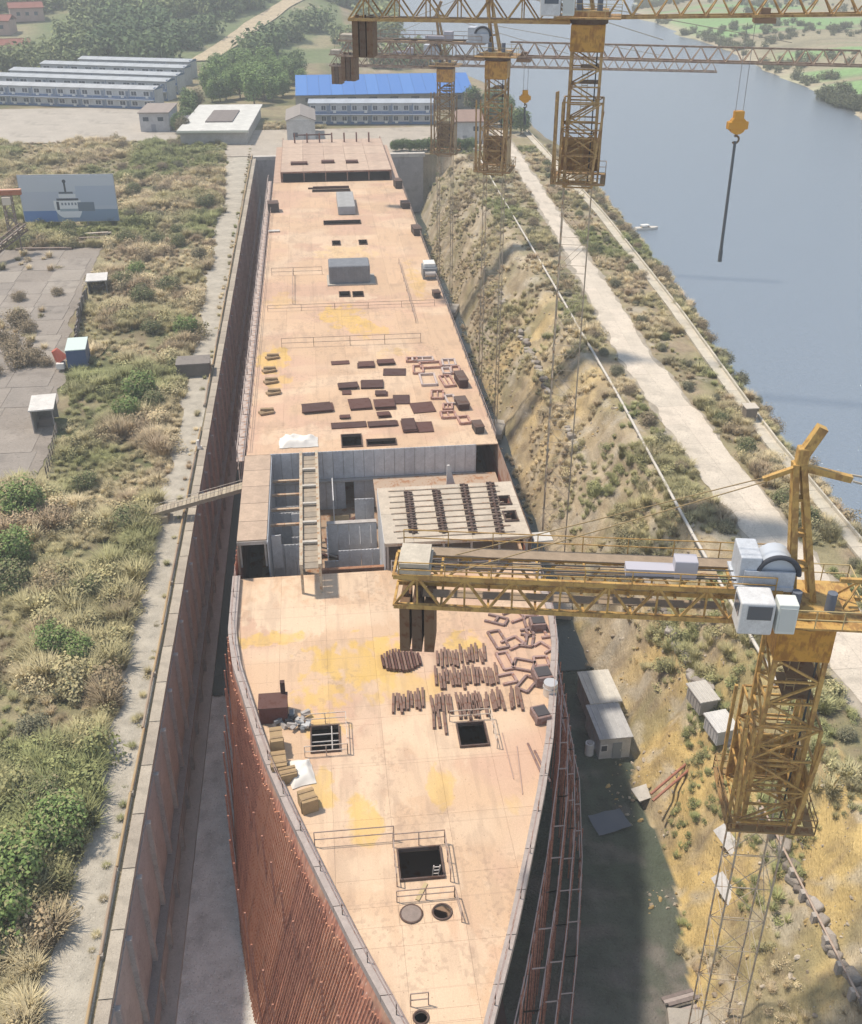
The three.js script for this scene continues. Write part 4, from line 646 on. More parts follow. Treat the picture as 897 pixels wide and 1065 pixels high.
function towerCrane(o) {
  const t = thing('tower_crane', o.label, 'tower crane', [o.x, -15, o.z], o.turn, 'yellow tower cranes standing right of the ship');
  const S = o.slew + 15, c0 = o.cage[0] + 15, c1 = o.cage[1] + 15, hw = 1.32;
  const My = mat(o.paint, { map: TXgrime, rep: 3.5, rough: 0.6 }), Mj = mat(o.jibPaint || o.paint, { map: TXgrime, rep: 3.5, rough: 0.65 }), Mlow = mat([0.46, 0.41, 0.33], { map: TXrust, rep: 3 }), Mdk = mat([0.115, 0.075, 0.05], { map: TXrust, rep: 1.5 });
  mesh('foundation', [rbox(5.4, 1.2, 5.4, 0, 0.6, 0, 0.08)], mat([0.42, 0.40, 0.37], { map: TXconcrete, rep: 4 }), t);
  mesh('lower_mast', lattice(-hw, hw, 1.2, c0, -hw, hw, 2.8, 0.1, 0.035), Mlow, t);
  mesh('mast', lattice(-hw, hw, c0 - 0.2, S - 3.2, -hw, hw, 1.5, 0.24, 0.12), My, t);
  const cg = mesh('climbing_cage', [...lattice(-1.8, 1.8, c0 + 0.4, c1, -1.8, 1.8, 2.4, 0.18, 0.11), box(3.5, (c1 - c0) * 0.42, 0.06, 0, c0 + (c1 - c0) * 0.3, -1.82), box(0.06, (c1 - c0) * 0.42, 3.5, 1.83, c0 + (c1 - c0) * 0.3, 0)], My, t);
  mesh('cage_platform', [box(5, 0.12, 0.6, 0, c0 + 0.35, 2.35), box(5, 0.12, 0.6, 0, c0 + 0.35, -2.35), box(0.5, 0.12, 4.1, 2.3, c0 + 0.35, 0), box(0.5, 0.12, 4.1, -2.3, c0 + 0.35, 0), ...railing([[-2.5, c0 + 0.4, 2.6], [2.5, c0 + 0.4, 2.6], [2.5, c0 + 0.4, -2.6], [-2.5, c0 + 0.4, -2.6], [-2.5, c0 + 0.4, 2.6]], 1.1, 2, 0.06)], mat([0.30, 0.2, 0.09], { map: TXrust, rep: 2 }), cg);
  mesh('cage_guide', [bar([-2.4, c0 + 0.4, 2.0], [-2.4, c1 + 0.9, 2.0], 0.18), bar([-2.4, c0 + 0.4, -1.2], [-2.4, c1 + 0.5, -1.2], 0.18), bar([-2.1, c0 + 0.4, 2.4], [-2.4, c1 + 0.2, 2.2], 0.16), bar([1.2, c0 + 0.5, 2.6], [1.9, c1 - 0.6, 2.3], 0.2)], My, cg);
  mesh('ladder', [bar([-0.25, c0, 0.5], [-0.25, S - 3, 0.5], 0.05), bar([0.25, c0, 0.5], [0.25, S - 3, 0.5], 0.05), ...[...Array(Math.floor((S - 4 - c0) / 0.9))].map((_, k) => box(0.5, 0.05, 0.05, 0, c0 + 0.6 + k * 0.9, 0.5))], mat([0.36, 0.27, 0.13]), t);
  mesh('power_cable', [tube([0.9, c0, 1.1], [0.95, S - 0.8, 1.15], 0.06, 5)], mat([0.05, 0.05, 0.05]), t);
  for (const q of [0.35, 0.65]) mesh('rest_platform', [box(1.7, 0.06, 2.3, 0.4, lerp(c1, S - 3, q), 0)], mat([0.22, 0.15, 0.08], { map: TXrust, rep: 2 }), t);
  mesh('sleeve', [rbox(3.0, 2.2, 3.0, 0, S - 2.1, 0, 0.08)], mat(o.sleeve || [0.50, 0.27, 0.045], { map: TXgrime, rep: 4, rough: 0.55 }), t);
  const rg = new THREE.CylinderGeometry(1.7, 1.7, 0.5, 20); rg.translate(0, S - 0.75, 0); mesh('slew_ring', [rg], Mdk, t);
  const sp = mesh('slewing_platform', [rbox(3.4, 0.6, 3.2, 0, S - 0.2, 0, 0.06), box(5.6, 0.12, 4.6, 0, S - 0.46, 0)], My, t);
  mesh('platform_rail', railing([[-2.8, S - 0.4, 2.3], [2.8, S - 0.4, 2.3], [2.8, S - 0.4, -2.3], [-2.8, S - 0.4, -2.3]], 1.1, 1.4, 0.05), mat([0.5, 0.4, 0.2]), sp);
  for (const sx of [-1, 1]) mesh('slew_motor', [tube([sx * 0.9, S + 0.1, 1.3], [sx * 0.9, S + 1.2, 1.3], 0.26, 10)], mat([0.12, 0.14, 0.18]), sp);
  // operator cab at the front left of the slewing platform
  if (o.cab) { const cab = mesh('operator_cab', [rbox(1.75, 1.95, 1.6, -3.3, S + 0.75, 2.55, 0.12)], mat([0.74, 0.76, 0.78], { map: TXmottle, rep: 2, rough: 0.45 }), t); mesh('cab_window', [box(1.2, 0.8, 0.04, -3.2, S + 1.15, 3.37), box(0.04, 0.8, 1.0, -4.19, S + 1.15, 2.6)], mat([0.08, 0.1, 0.13], { rough: 0.1 }), cab); const eb = mesh('electric_cabinet', [rbox(1.0, 1.8, 1.0, -1.75, S + 0.7, 2.7, 0.06)], mat([0.62, 0.66, 0.64]), t); mesh('cabinet_door', [box(0.8, 1.4, 0.04, -1.75, S + 0.7, 3.22)], mat([0.54, 0.57, 0.56]), eb); }
  // counter jib, walkway, rails
  const L = o.counter || 21.6, e = -L;
  const cj = mesh('counter_jib', [...truss(-1.6, e, S - 0.9, S + 1.0, 1.15, 2.7, 0.26, 0.13)], Mj, t);
  mesh('walkway', [box(L - 3, 0.07, 0.9, (e - 1.6) / 2, S + 1.15, -1.25), box(L - 6, 0.07, 0.7, (e - 3) / 2, S - 0.72, 0.1)], mat([0.36, 0.28, 0.2], { map: TXmottle, rep: 2 }), cj);
  mesh('walkway_rail', railing([[-2, S + 1.15, -1.75], [e + 0.3, S + 1.15, -1.75]], 1.0, 2.4, 0.055).concat(railing([[-2, S + 1.0, 1.2], [e + 0.3, S + 1.0, 1.2]], 0.9, 2.4, 0.055)), Mj, cj);
  mesh('control_lines', [0.3, -0.2, 0.7].map((z, k) => tube([-2, S + 1.3 + k * 0.06, z], [e + 2, S + 1.15, z * 1.1], 0.045, 5)), mat([0.07, 0.07, 0.07]), cj);
  for (let k = 0; k < 6; k++) mesh('walkway_grating', [box(1.5, 0.05, 0.8, -5.5 - k * 2.35, S + 1.06, -0.2 + 0.2 * (k % 2))], mat(k % 2 ? [0.27, 0.2, 0.13] : [0.42, 0.33, 0.22], { map: TXrust, rep: 1.2 }), cj);
  mesh('end_plate', [box(1.8, 0.25, 2.3, e + 1.1, S + 1.25, 0), box(1.6, 0.25, 2.1, e + 1.1, S + 1.6, 0)], mat([0.60, 0.55, 0.46], { map: TXmottle, rep: 2 }), cj);
  for (let k = 0; k < 3; k++) mesh('counterweight_slab', [box(0.55, 3.1, 2.0, e + 0.55 + k * 0.68, S - 2.55, 0), box(0.3, 0.5, 0.3, e + 0.55 + k * 0.68, S - 0.85, 0)], k % 2 ? Mdk : mat([0.17, 0.105, 0.06], { map: TXrust, rep: 2 }), cj);
  // hoist winch under its cover
  const wn = mesh('hoist_winch', [box(3.0, 0.25, 2.4, -2.6, S + 1.2, 0), rbox(1.1, 1.7, 2.0, -3.4, S + 2.1, 0, 0.08), box(2.6, 0.9, 0.12, -2.4, S + 1.75, 1.05)], mat([0.58, 0.63, 0.70], { map: TXmottle, rep: 2, rough: 0.5 }), t);
  const drum = new THREE.CylinderGeometry(0.95, 0.95, 1.5, 18); drum.rotateX(Math.PI / 2); drum.translate(-1.95, S + 2.0, 0.1); mesh('rope_drum', [drum], mat([0.45, 0.50, 0.57], { rough: 0.5 }), wn);
  const arch = new THREE.TorusGeometry(1.05, 0.15, 6, 18, Math.PI); arch.translate(-1.95, S + 1.95, 0.95); mesh('drum_flange', [arch], mat([0.04, 0.045, 0.06]), wn);
  mesh('control_box', [rbox(1.2, 1.1, 0.9, -6.6, S + 1.8, 0.3, 0.05), box(2.6, 0.5, 0.8, -8.4, S + 1.5, 0.3)], mat([0.42, 0.42, 0.48]), t);
  // tower head with tie bars
  const hx = -1.6, hd = mesh('tower_head', [bar([-0.75, S, 0.5], [hx - 0.25, S + 8, 0.16], 0.3), bar([-0.75, S, -0.5], [hx - 0.25, S + 8, -0.16], 0.3), bar([0.3, S, 0.5], [hx + 0.12, S + 8, 0.16], 0.3), bar([0.3, S, -0.5], [hx + 0.12, S + 8, -0.16], 0.3), ...[2, 4, 6].map(h => box(1.0 - h * 0.08, 0.16, 1.1 - h * 0.1, -0.2 + hx * h / 8, S + h, 0))], My, t);
  mesh('head_sheave', [rbox(0.6, 1.0, 0.6, hx, S + 8.4, 0, 0.1), bar([hx, S + 8.4, 0], [hx + 0.7, S + 10, 0], 0.5)], My, hd);
  mesh('head_arm', [bar([hx, S + 7.8, 0], [hx - 1.7, S + 7, 0], 0.24), bar([hx, S + 7.8, 0], [hx + 2.6, S + 7.2, 0], 0.34)], My, hd);
  const J = o.jib, rise = o.rise || 0;
  mesh('jib_tie', [bar([1.0, S + 7.2, 0.25], [J * 0.46, S + 1.9 + rise * 0.46, 0.25], 0.09), bar([1.0, S + 7.3, -0.25], [J * 0.8, S + 1.9 + rise * 0.8, -0.25], 0.09)], mat([0.40, 0.36, 0.3]), t);
  mesh('counter_tie', [bar([-3.2, S + 7, 0.2], [e + 3, S + 1.1, 0.9], 0.045), bar([-3.2, S + 7, -0.2], [e + 3, S + 1.1, -0.9], 0.045)], mat([0.30, 0.22, 0.11]), t);
  // jib: triangular lattice
  const g = [], n = Math.round(J / 2.2), h = (J - 1.6) / n, yy = x => rise * x / J;
  for (const z of [-0.85, 0.85]) g.push(bar([1.6, S - 0.5, z], [J, S - 0.5 + rise, z], 0.22)); g.push(bar([1.6, S + 1.2, 0], [J - 1, S + 1.2 + rise, 0], 0.22));
  for (let k = 0; k < n; k++) { const x = 1.6 + k * h; for (const z of [-0.85, 0.85]) g.push(bar([x, S - 0.5 + yy(x), z], [x + h / 2, S + 1.2 + yy(x), 0], 0.1), bar([x + h / 2, S + 1.2 + yy(x), 0], [x + h, S - 0.5 + yy(x + h), z], 0.1)); g.push(bar([x, S - 0.5 + yy(x), -0.85], [x, S - 0.5 + yy(x), 0.85], 0.09)); }
  const jb = mesh('jib', g, Mj, t);
  if (o.trolley) mesh('trolley', [box(1.8, 0.4, 2.0, o.trolley, S - 0.9 + yy(o.trolley), 0), box(0.8, 0.9, 1.0, o.trolley, S - 0.4 + yy(o.trolley), 0)], mat([0.25, 0.16, 0.1]), jb);
  return t;
}
const paintA = [0.50, 0.32, 0.10], hazedPaint = [0.44, 0.285, 0.11];  // rear cranes get duller colours: distance haze put into their paint
towerCrane({ x: 24.9, z: -44.0, counter: 22.0, turn: -0.186, slew: 25.0, cage: [9.8, 17.4], paint: paintA, sleeve: [0.52, 0.27, 0.04], jib: 46, cab: true, label: 'nearest tower crane with its counter jib reaching over the bow' });
towerCrane({ x: 25, z: -100.4, turn: -0.27, slew: 49, cage: [34.2, 41.6], paint: hazedPaint, jib: 50, rise: 1.2, cab: true, trolley: 15, label: 'tallest tower crane with the orange hook hanging over the river' });
towerCrane({ x: 25, z: -148.3, turn: -0.33, slew: 40.4, cage: [25.1, 33.7], paint: hazedPaint, jibPaint: [0.36, 0.27, 0.2], jib: 46, cab: false, trolley: 3.5, label: 'middle tower crane, second from the far end of the row' });
towerCrane({ x: 25, z: -204.9, turn: -0.29, slew: 32.4, cage: [16.4, 26.6], paint: [0.34, 0.225, 0.1], jibPaint: [0.36, 0.29, 0.23], jib: 48, cab: false, label: 'farthest and smallest looking tower crane in front of the blue roof' });
// hook blocks hang on their ropes
function hookBlock(label, x, z, yTop, y, tail, s = 1) {
  const t = thing('hook_block', label, 'crane hook', [x, y, z]); const M = mat([0.62, 0.30, 0.03], { rough: 0.55 });
  const c = new THREE.CylinderGeometry(0.78 * s, 0.78 * s, 0.6 * s, 16); c.rotateX(Math.PI / 2); mesh('sheave_block', [c, rbox(1.9 * s, 0.7 * s, 0.7 * s, 0, 0, 0, 0.1), rbox(0.9 * s, 0.8 * s, 0.66 * s, 0, 0.85 * s, 0, 0.08)], M, t);
  const h = new THREE.TorusGeometry(0.32 * s, 0.1 * s, 6, 12, 4.4); h.rotateZ(-2.4); h.translate(0, -1.25 * s, 0); mesh('hook', [h, tube([0, -0.7 * s, 0], [0, -1, 0], 0.12 * s, 6)], mat([0.2, 0.14, 0.08]), t);
  for (const dx of [-0.35, 0.35]) mesh('hoist_rope', [tube([dx * s, 1.2 * s, 0], [dx * s, yTop - y, 0], 0.03, 5)], mat([0.3, 0.3, 0.3]), t);
  if (tail) mesh('chain_sling', [tube([0, -1.4 * s, 0], [0.1, -tail, 0], 0.13, 7, 0.16), tube([0.1, -tail + 1.1, 0], [0.12, -tail, 0], 0.2, 7)], mat([0.10, 0.115, 0.13], { rough: 0.6 }), t);
  return t;
}
hookBlock('large orange hook block with a long dark sling above the river', 38.6, -97, 48.2, 39.7, 12.6);
hookBlock('small brown hook block hanging beside the middle crane mast', 28.6, -147, 39.6, 34.8, 3.4, 0.8);

// ------------------------------------------------------------------ right side: containers, sheds, boards, fence posts, pipe, boats
function cabin(name, label, x, y, z, w, h, d, turn, wallC, roofC, door, group) {
  const t = thing(name, label, 'site cabin', [x, y, z], turn, group); const Mw = mat(wallC, { map: TXmottle, rep: 3, rough: 0.6 });
  mesh('wall', [rbox(w, h, d, 0, h / 2, 0, 0.06)], Mw, t);
  const rf = mesh('roof', [box(w + 0.25, 0.14, d + 0.25, 0, h + 0.07, 0)], mat(roofC, { map: TXmottle, rep: 3 }), t); for (let k = 0; k < 5; k++) mesh('roof_seam', [box(0.06, 0.05, d + 0.2, -w / 2 + (k + 0.5) * w / 5, h + 0.165, 0)], mat(roofC.map(c => c * 0.92)), rf);
  for (let k = 0; k < 5; k++) mesh('wall_rib', [box(0.05, h - 0.3, 0.1, -w / 2 - 0.02, h / 2, -d / 2 + (k + 0.5) * d / 5)], Mw, t);
  if (door) { const dr = mesh('door', [box(0.9, 2.0, 0.06, 0.2, 1.05, d / 2 + 0.03)], mat([0.24, 0.28, 0.32]), t); mesh('handle', [box(0.06, 0.2, 0.06, 0.52, 1.1, d / 2 + 0.08)], mat([0.6, 0.6, 0.6]), dr); const wi = mesh('window', [box(0.7, 0.8, 0.06, -1.1, 1.5, d / 2 + 0.03)], mat([0.7, 0.7, 0.7]), t); mesh('pane', [box(0.56, 0.66, 0.04, -1.1, 1.5, d / 2 + 0.05)], mat([0.06, 0.07, 0.09], { rough: 0.1 }), wi); }
  return t;
}
cabin('site_cabin', 'grey blue site cabin with a door facing the bow, nearer of the two', 25.9, -14.9, -76.8, 3.1, 2.6, 4.9, 0.03, [0.60, 0.63, 0.66], [0.50, 0.51, 0.52], true, 'site cabins beside the hull');
cabin('site_cabin', 'white roofed site cabin standing behind the grey blue cabin', 26.2, -14.9, -81.9, 3.1, 2.7, 4.9, 0.03, [0.58, 0.60, 0.60], [0.68, 0.66, 0.60], true, 'site cabins beside the hull');
{ const t = thing('air_conditioner', 'round white tank leaning on the nearer site cabin', 'tank', [23.7, -14.9, -75.2]); mesh('barrel', [tube([0, 0.1, 0], [0, 1.5, 0], 0.45, 12)], mat([0.66, 0.67, 0.68]), t); mesh('cap', [tube([0, 1.5, 0], [0, 1.65, 0], 0.3, 10)], mat([0.4, 0.4, 0.4]), t); }
cabin('tool_shed', 'small white shed on the bank ledge, nearer of the two', 32.5, -5.6, -66.6, 1.9, 1.5, 2.4, 0.15, [0.66, 0.66, 0.66], [0.70, 0.70, 0.69], false, 'white sheds at the brink of the right bank');
cabin('tool_shed', 'small pale shed on the bank ledge behind the nearer white shed', 32.2, -5.6, -70.6, 1.7, 1.5, 2.6, 0.15, [0.52, 0.50, 0.47], [0.60, 0.58, 0.54], false, 'white sheds at the brink of the right bank');
for (const [l, x, z, a] of [['upper of two white boards leaning on the bank under the near crane', 30.6, -57.4, 0.3], ['lower of two white boards leaning on the bank under the near crane', 29.3, -53.8, 0.25]]) { const t = thing('white_board', l, 'board', [x, height(x, z), z], a, 'white boards leaning on the bank'); mesh('sheet', [box(1.1, 0.08, 3.1, 0, 0.7, 0, 0, 0.5, 0.35)], mat([0.74, 0.73, 0.72], { map: TXmottle, rep: 3 }), t); mesh('prop', [bar([0.3, 0.55, -0.6], [0.7, -0.3, -0.9], 0.08)], mat([0.4, 0.33, 0.25]), t); }
single('tarpaulin', [(() => { const g = new THREE.PlaneGeometry(3.2, 2.4, 14, 12); g.rotateX(-Math.PI / 2); const p = g.attributes.position; for (let i = 0; i < p.count; i++) p.setY(i, 0.15 + 0.4 * fbm(p.getX(i) * 0.9, p.getZ(i) * 0.9, 66, 3)); g.computeVertexNormals(); return g; })()], mat([0.12, 0.145, 0.18], { side: true }), 'blue tarpaulin lying on the dark dock floor', 'tarpaulin', [23.4, -14.9, -66.2], 0.2);
single('tin_roof_sheet', [box(2.0, 0.08, 1.5, 0, 0.3, 0, 0, 0.15), box(0.1, 0.6, 0.1, 0.6, 0, 0.4), box(0.1, 0.6, 0.1, -0.6, 0, 0.4)], mat([0.62, 0.6, 0.56], { map: TXmottle, rep: 2 }), 'pale tin sheet propped at the foot of the ochre bank', 'tin sheet', [27.2, height(27.2, -68.5) + 0.5, -68.5], 0.3);
for (let k = 0; k < 2; k++) single('red_pipe', [tube([-2.4, 0, 1.2], [2.6, 1.9, -1.4], 0.13, 7)], mat([0.38, 0.18, 0.13], { map: TXrust, rep: 2 }), 'reddish pipe slanting across the ochre bank under the cabins', 'pipe', [29.0, height(29, -66) + 0.7 + k * 0.1, -66 - k * 0.7], 0, 'reddish pipes on the ochre bank');
{ const t = thing('plank_pile', 'grey stack of planks at the foot of the bank near the bow', 'planks', [24.2, height(24.2, -46.5) + 0.05, -47.4], 0.2); for (let k = 0; k < 7; k++) mesh('plank', [box(2.6, 0.12, 0.28, 0.2 * hash(k, 3), 0.1 + (k % 3) * 0.2, -1.2 + k * 0.42, 0.08 * (hash(k, 4) - 0.5))], mat(k % 2 ? [0.46, 0.4, 0.38] : [0.24, 0.2, 0.19], { map: TXmottle, rep: 1 }), t); }
{ // brink stones: a row of rough blocks along the top of the bank
  const g0 = new RoundedBoxGeometry(1, 0.8, 1.1, 2, 0.22); const Ms = [[0.40, 0.36, 0.32], [0.27, 0.235, 0.21], [0.50, 0.46, 0.42]].map(c => mat(c, { map: TXmottle, rep: 1.5, bump: 0.05 })); metreUV(g0);
  const G = 'rough blocks lining the ledge of the right bank';
  for (let k = 0; k < 150; k++) { const z = -40 - k * 0.98 - 0.4 * hash(k, 1); if (fbm(z * 0.08, 3, 88, 2) < 0.44) continue; const x = benchX(z) + 0.5 * (hash(k, 2) - 0.5) + 0.3, s = 0.5 + 0.5 * hash(k, 3); const m = new THREE.Mesh(g0, Ms[Math.floor(hash(k, 4) * 3)]); m.name = numbered('brink_block'); m.castShadow = m.receiveShadow = true; m.scale.set(s, s * 0.9, s * 1.2); m.rotation.set(0, hash(k, 5) * 3, 0.3 * (hash(k, 6) - 0.5)); m.position.set(x, height(x, z) + 0.22, z); scene.add(m); tag(m, 'rough stone block in the row along the ledge of the right bank', 'stone block', G); }
  const rl = thing('brink_rail', 'low concrete post fence with one pipe at the lower right ledge', 'fence', [32.4, -5.6, -41]); for (let k = 0; k < 9; k++) mesh('post', [rbox(0.45, 1.0, 0.45, 0.2 * k * 0.05, 0.4, -k * 2.0, 0.05)], Ms[2], rl); mesh('rail', [tube([0.1, 0.85, 0.6], [0.2, 0.85, -17], 0.09, 7)], mat([0.45, 0.38, 0.33], { map: TXrust, rep: 2 }), rl);
  // white pipeline across the grass
  const wp = thing('white_pipeline', 'thin white pipeline running through the grass beside the road', 'pipe'); const wx = z => pl([[-60, 36.2], [-90, 37.1], [-127, 38.8], [-184, 40.4], [-248, 42], [-275, 42.8]], z);
  for (let z = -66; z > -272; z -= 6) { if (z < -97 && z > -102) continue; mesh('pipe_section', [tube([wx(z), 0.5, z], [wx(z - 5.9), 0.5, z - 5.9], 0.17, 7)], mat([0.72, 0.69, 0.63], { map: TXmottle, rep: 3 }), wp); mesh('pipe_support', [box(0.3, 0.5, 0.2, wx(z), 0.2, z)], mat([0.4, 0.37, 0.33]), wp); }
  // embankment: capped wall along the river, each coping slab its own piece
  const em = thing('river_embankment', 'long pale concrete embankment wall along the river', 'wall'); const tn = [[0.58, 0.55, 0.47], [0.53, 0.50, 0.43], [0.62, 0.58, 0.50]].map(c => mat(c, { map: TXconcrete, rep: 6, rough: 0.9, bump: 0.03 }));
  for (let z = -22, k = 0; z > -318; z -= 4, k++) { const a = [embankX(z) + 0.2, 0.18, z - 0.03], b = [embankX(z - 4) + 0.2, 0.18, z - 3.97]; mesh('coping_slab', [bar(a, b, 1.7 + 0.06 * hash(k, 2), 0.34)], tn[Math.floor(hash(k, 3) * 3)], em); if (k % 2 === 0) mesh('parapet', [bar([a[0] + 0.65, 0.55, a[2]], [lerp(a[0], embankX(z - 8) + 0.2, 1) + 0.65, 0.55, z - 7.97], 0.22, 0.4)], tn[(k + 1) % 3], em); }
  const gb = thing('gauge_hut', 'small brown gauge box on the embankment wall', 'hut', [53.4, 0.2, -117]); mesh('body', [box(1.4, 1.9, 1.4, 0, 0.95, 0)], mat([0.26, 0.22, 0.18], { map: TXmottle, rep: 2 }), gb); mesh('roof', [box(1.7, 0.12, 1.7, 0, 1.96, 0)], mat([0.5, 0.46, 0.4]), gb);
}
function boat(label, x, z, turn, L, c) {
  const t = thing('rowing_boat', label, 'boat', [x, -4, z], turn, 'small boats moored at the river edge'); const s = new THREE.Shape(); s.moveTo(-L / 2, -0.6); s.lineTo(L * 0.25, -0.65); s.quadraticCurveTo(L * 0.45, -0.4, L / 2, 0); s.quadraticCurveTo(L * 0.45, 0.4, L * 0.25, 0.65); s.lineTo(-L / 2, 0.6); s.closePath();
  const g = new THREE.ExtrudeGeometry(s, { depth: 0.5, bevelEnabled: true, bevelSize: 0.08, bevelThickness: 0.06, bevelSegments: 2 }); g.rotateX(-Math.PI / 2); g.translate(0, -0.1, 0); mesh('hull', [g], mat(c), t);
  for (const q of [-0.25, 0.1]) mesh('thwart', [box(0.25, 0.08, 1.2, L * q, 0.5, 0)], mat([0.3, 0.25, 0.2]), t); mesh('canopy', [box(L * 0.35, 0.08, 1.1, -L * 0.1, 0.95, 0), box(0.06, 0.5, 0.06, -L * 0.25, 0.7, 0), box(0.06, 0.5, 0.06, L * 0.05, 0.7, 0)], mat([0.7, 0.7, 0.68]), t);
}
boat('white boat moored by the embankment bushes', 63.6, -181, -0.3, 4.2, [0.7, 0.7, 0.72]); boat('pale flat boat at the river edge farther upstream', 71.5, -223, 0.1, 5, [0.56, 0.54, 0.5]);

// ------------------------------------------------------------------ buildings
const Mglass = mat([0.05, 0.07, 0.10], { rough: 0.12 }), Mblue = mat([0.075, 0.16, 0.33], { rough: 0.6 }), MwhiteW = mat([0.60, 0.63, 0.66], { map: TXmottle, rep: 6, rough: 0.7 });
function barrack(name, label, x, z, len, turn, storeys, n, roofC, group) {
  const t = thing(name, label, 'building', [x, 0, z], turn, group), H = storeys * 3, D = 7; // origin at the right front corner, runs to -x
  mesh('wall', [box(len, H, D, -len / 2, H / 2, -D / 2)], MwhiteW, t);
  mesh('roof', [box(len + 0.8, 0.16, D / 2 + 0.7, -len / 2, H + 0.42, -D / 4 + 0.1, 0, 0.16), box(len + 0.8, 0.16, D / 2 + 0.7, -len / 2, H + 0.42, -D * 0.75 - 0.1, 0, -0.16)], mat(roofC, { map: TXmottle, rep: 6 }), t);
  mesh('gable', [box(0.1, 0.8, D - 0.4, 0.02, H + 0.2, -D / 2)], Mblue, t);
  for (let f = 0; f < storeys; f++) {
    mesh('blue_band', [box(len + 0.04, 0.7, 0.06, -len / 2, f * 3 + 0.4, 0.03)], Mblue, t);
    if (f) mesh('balcony', [box(len, 0.14, 1.3, -len / 2, f * 3 - 0.02, 0.72), ...railing([[-len, f * 3, 1.32], [0, f * 3, 1.32]], 1.0, 3, 0.07)], mat([0.34, 0.40, 0.50]), t);
    for (let k = 0; k < n; k++) { const cx = -(k + 0.5) * len / n, w = len / n; const wn = mesh('window', [box(w * 0.5, 1.4, 0.1, cx - w * 0.12, f * 3 + 1.75, 0.04)], mat([0.66, 0.68, 0.7]), t); mesh('pane', [box(w * 0.42, 1.2, 0.05, cx - w * 0.12, f * 3 + 1.75, 0.09)], Mglass, wn); mesh('mullion', [box(0.07, 1.2, 0.04, cx - w * 0.12, f * 3 + 1.75, 0.13)], mat([0.66, 0.68, 0.7]), wn); if (hash(k, f, Math.round(len)) > 0.55) mesh('air_conditioner', [box(0.9, 0.65, 0.4, cx - w * 0.1 + 0.3 * hash(k, 2), f * 3 + 0.75, 0.25)], mat([0.7, 0.7, 0.68]), t); if (k % 2 === 0) mesh('door', [box(0.9, 2.05, 0.07, cx + w * 0.32, f * 3 + 1.35, 0.04)], mat([0.17, 0.22, 0.30]), t); }
    for (let k = 0; k <= n; k += 2) mesh('pilaster', [box(0.16, 2.6, 0.1, -k * len / n, f * 3 + 1.6, 0.05)], Mblue, t);
  }
  return t;
}
const GB = 'rows of two storey prefab dormitories', RC = [0.50, 0.55, 0.60];
barrack('dormitory', 'white and blue dormitory, front row facing the paved yard', -49.5, -366.5, 68, -0.30, 2, 16, [0.52, 0.56, 0.60], GB);
barrack('dormitory', 'white and blue dormitory, second row behind the front one', -47.5, -384, 66, -0.33, 2, 12, RC, GB);
barrack('dormitory', 'white and blue dormitory, third row of the five', -45.5, -398, 64, -0.33, 2, 12, RC, GB);
barrack('dormitory', 'white and blue dormitory, fourth row of the five', -45, -418, 57, -0.33, 2, 10, RC, GB);
barrack('dormitory', 'white and blue dormitory, last row before the trees', -44.4, -435, 45, -0.31, 2, 9, RC, GB);
barrack('site_office', 'two storey white and blue site office in front of the blue roof', 36.6, -331, 37, -0.09, 2, 12, [0.46, 0.52, 0.60]);
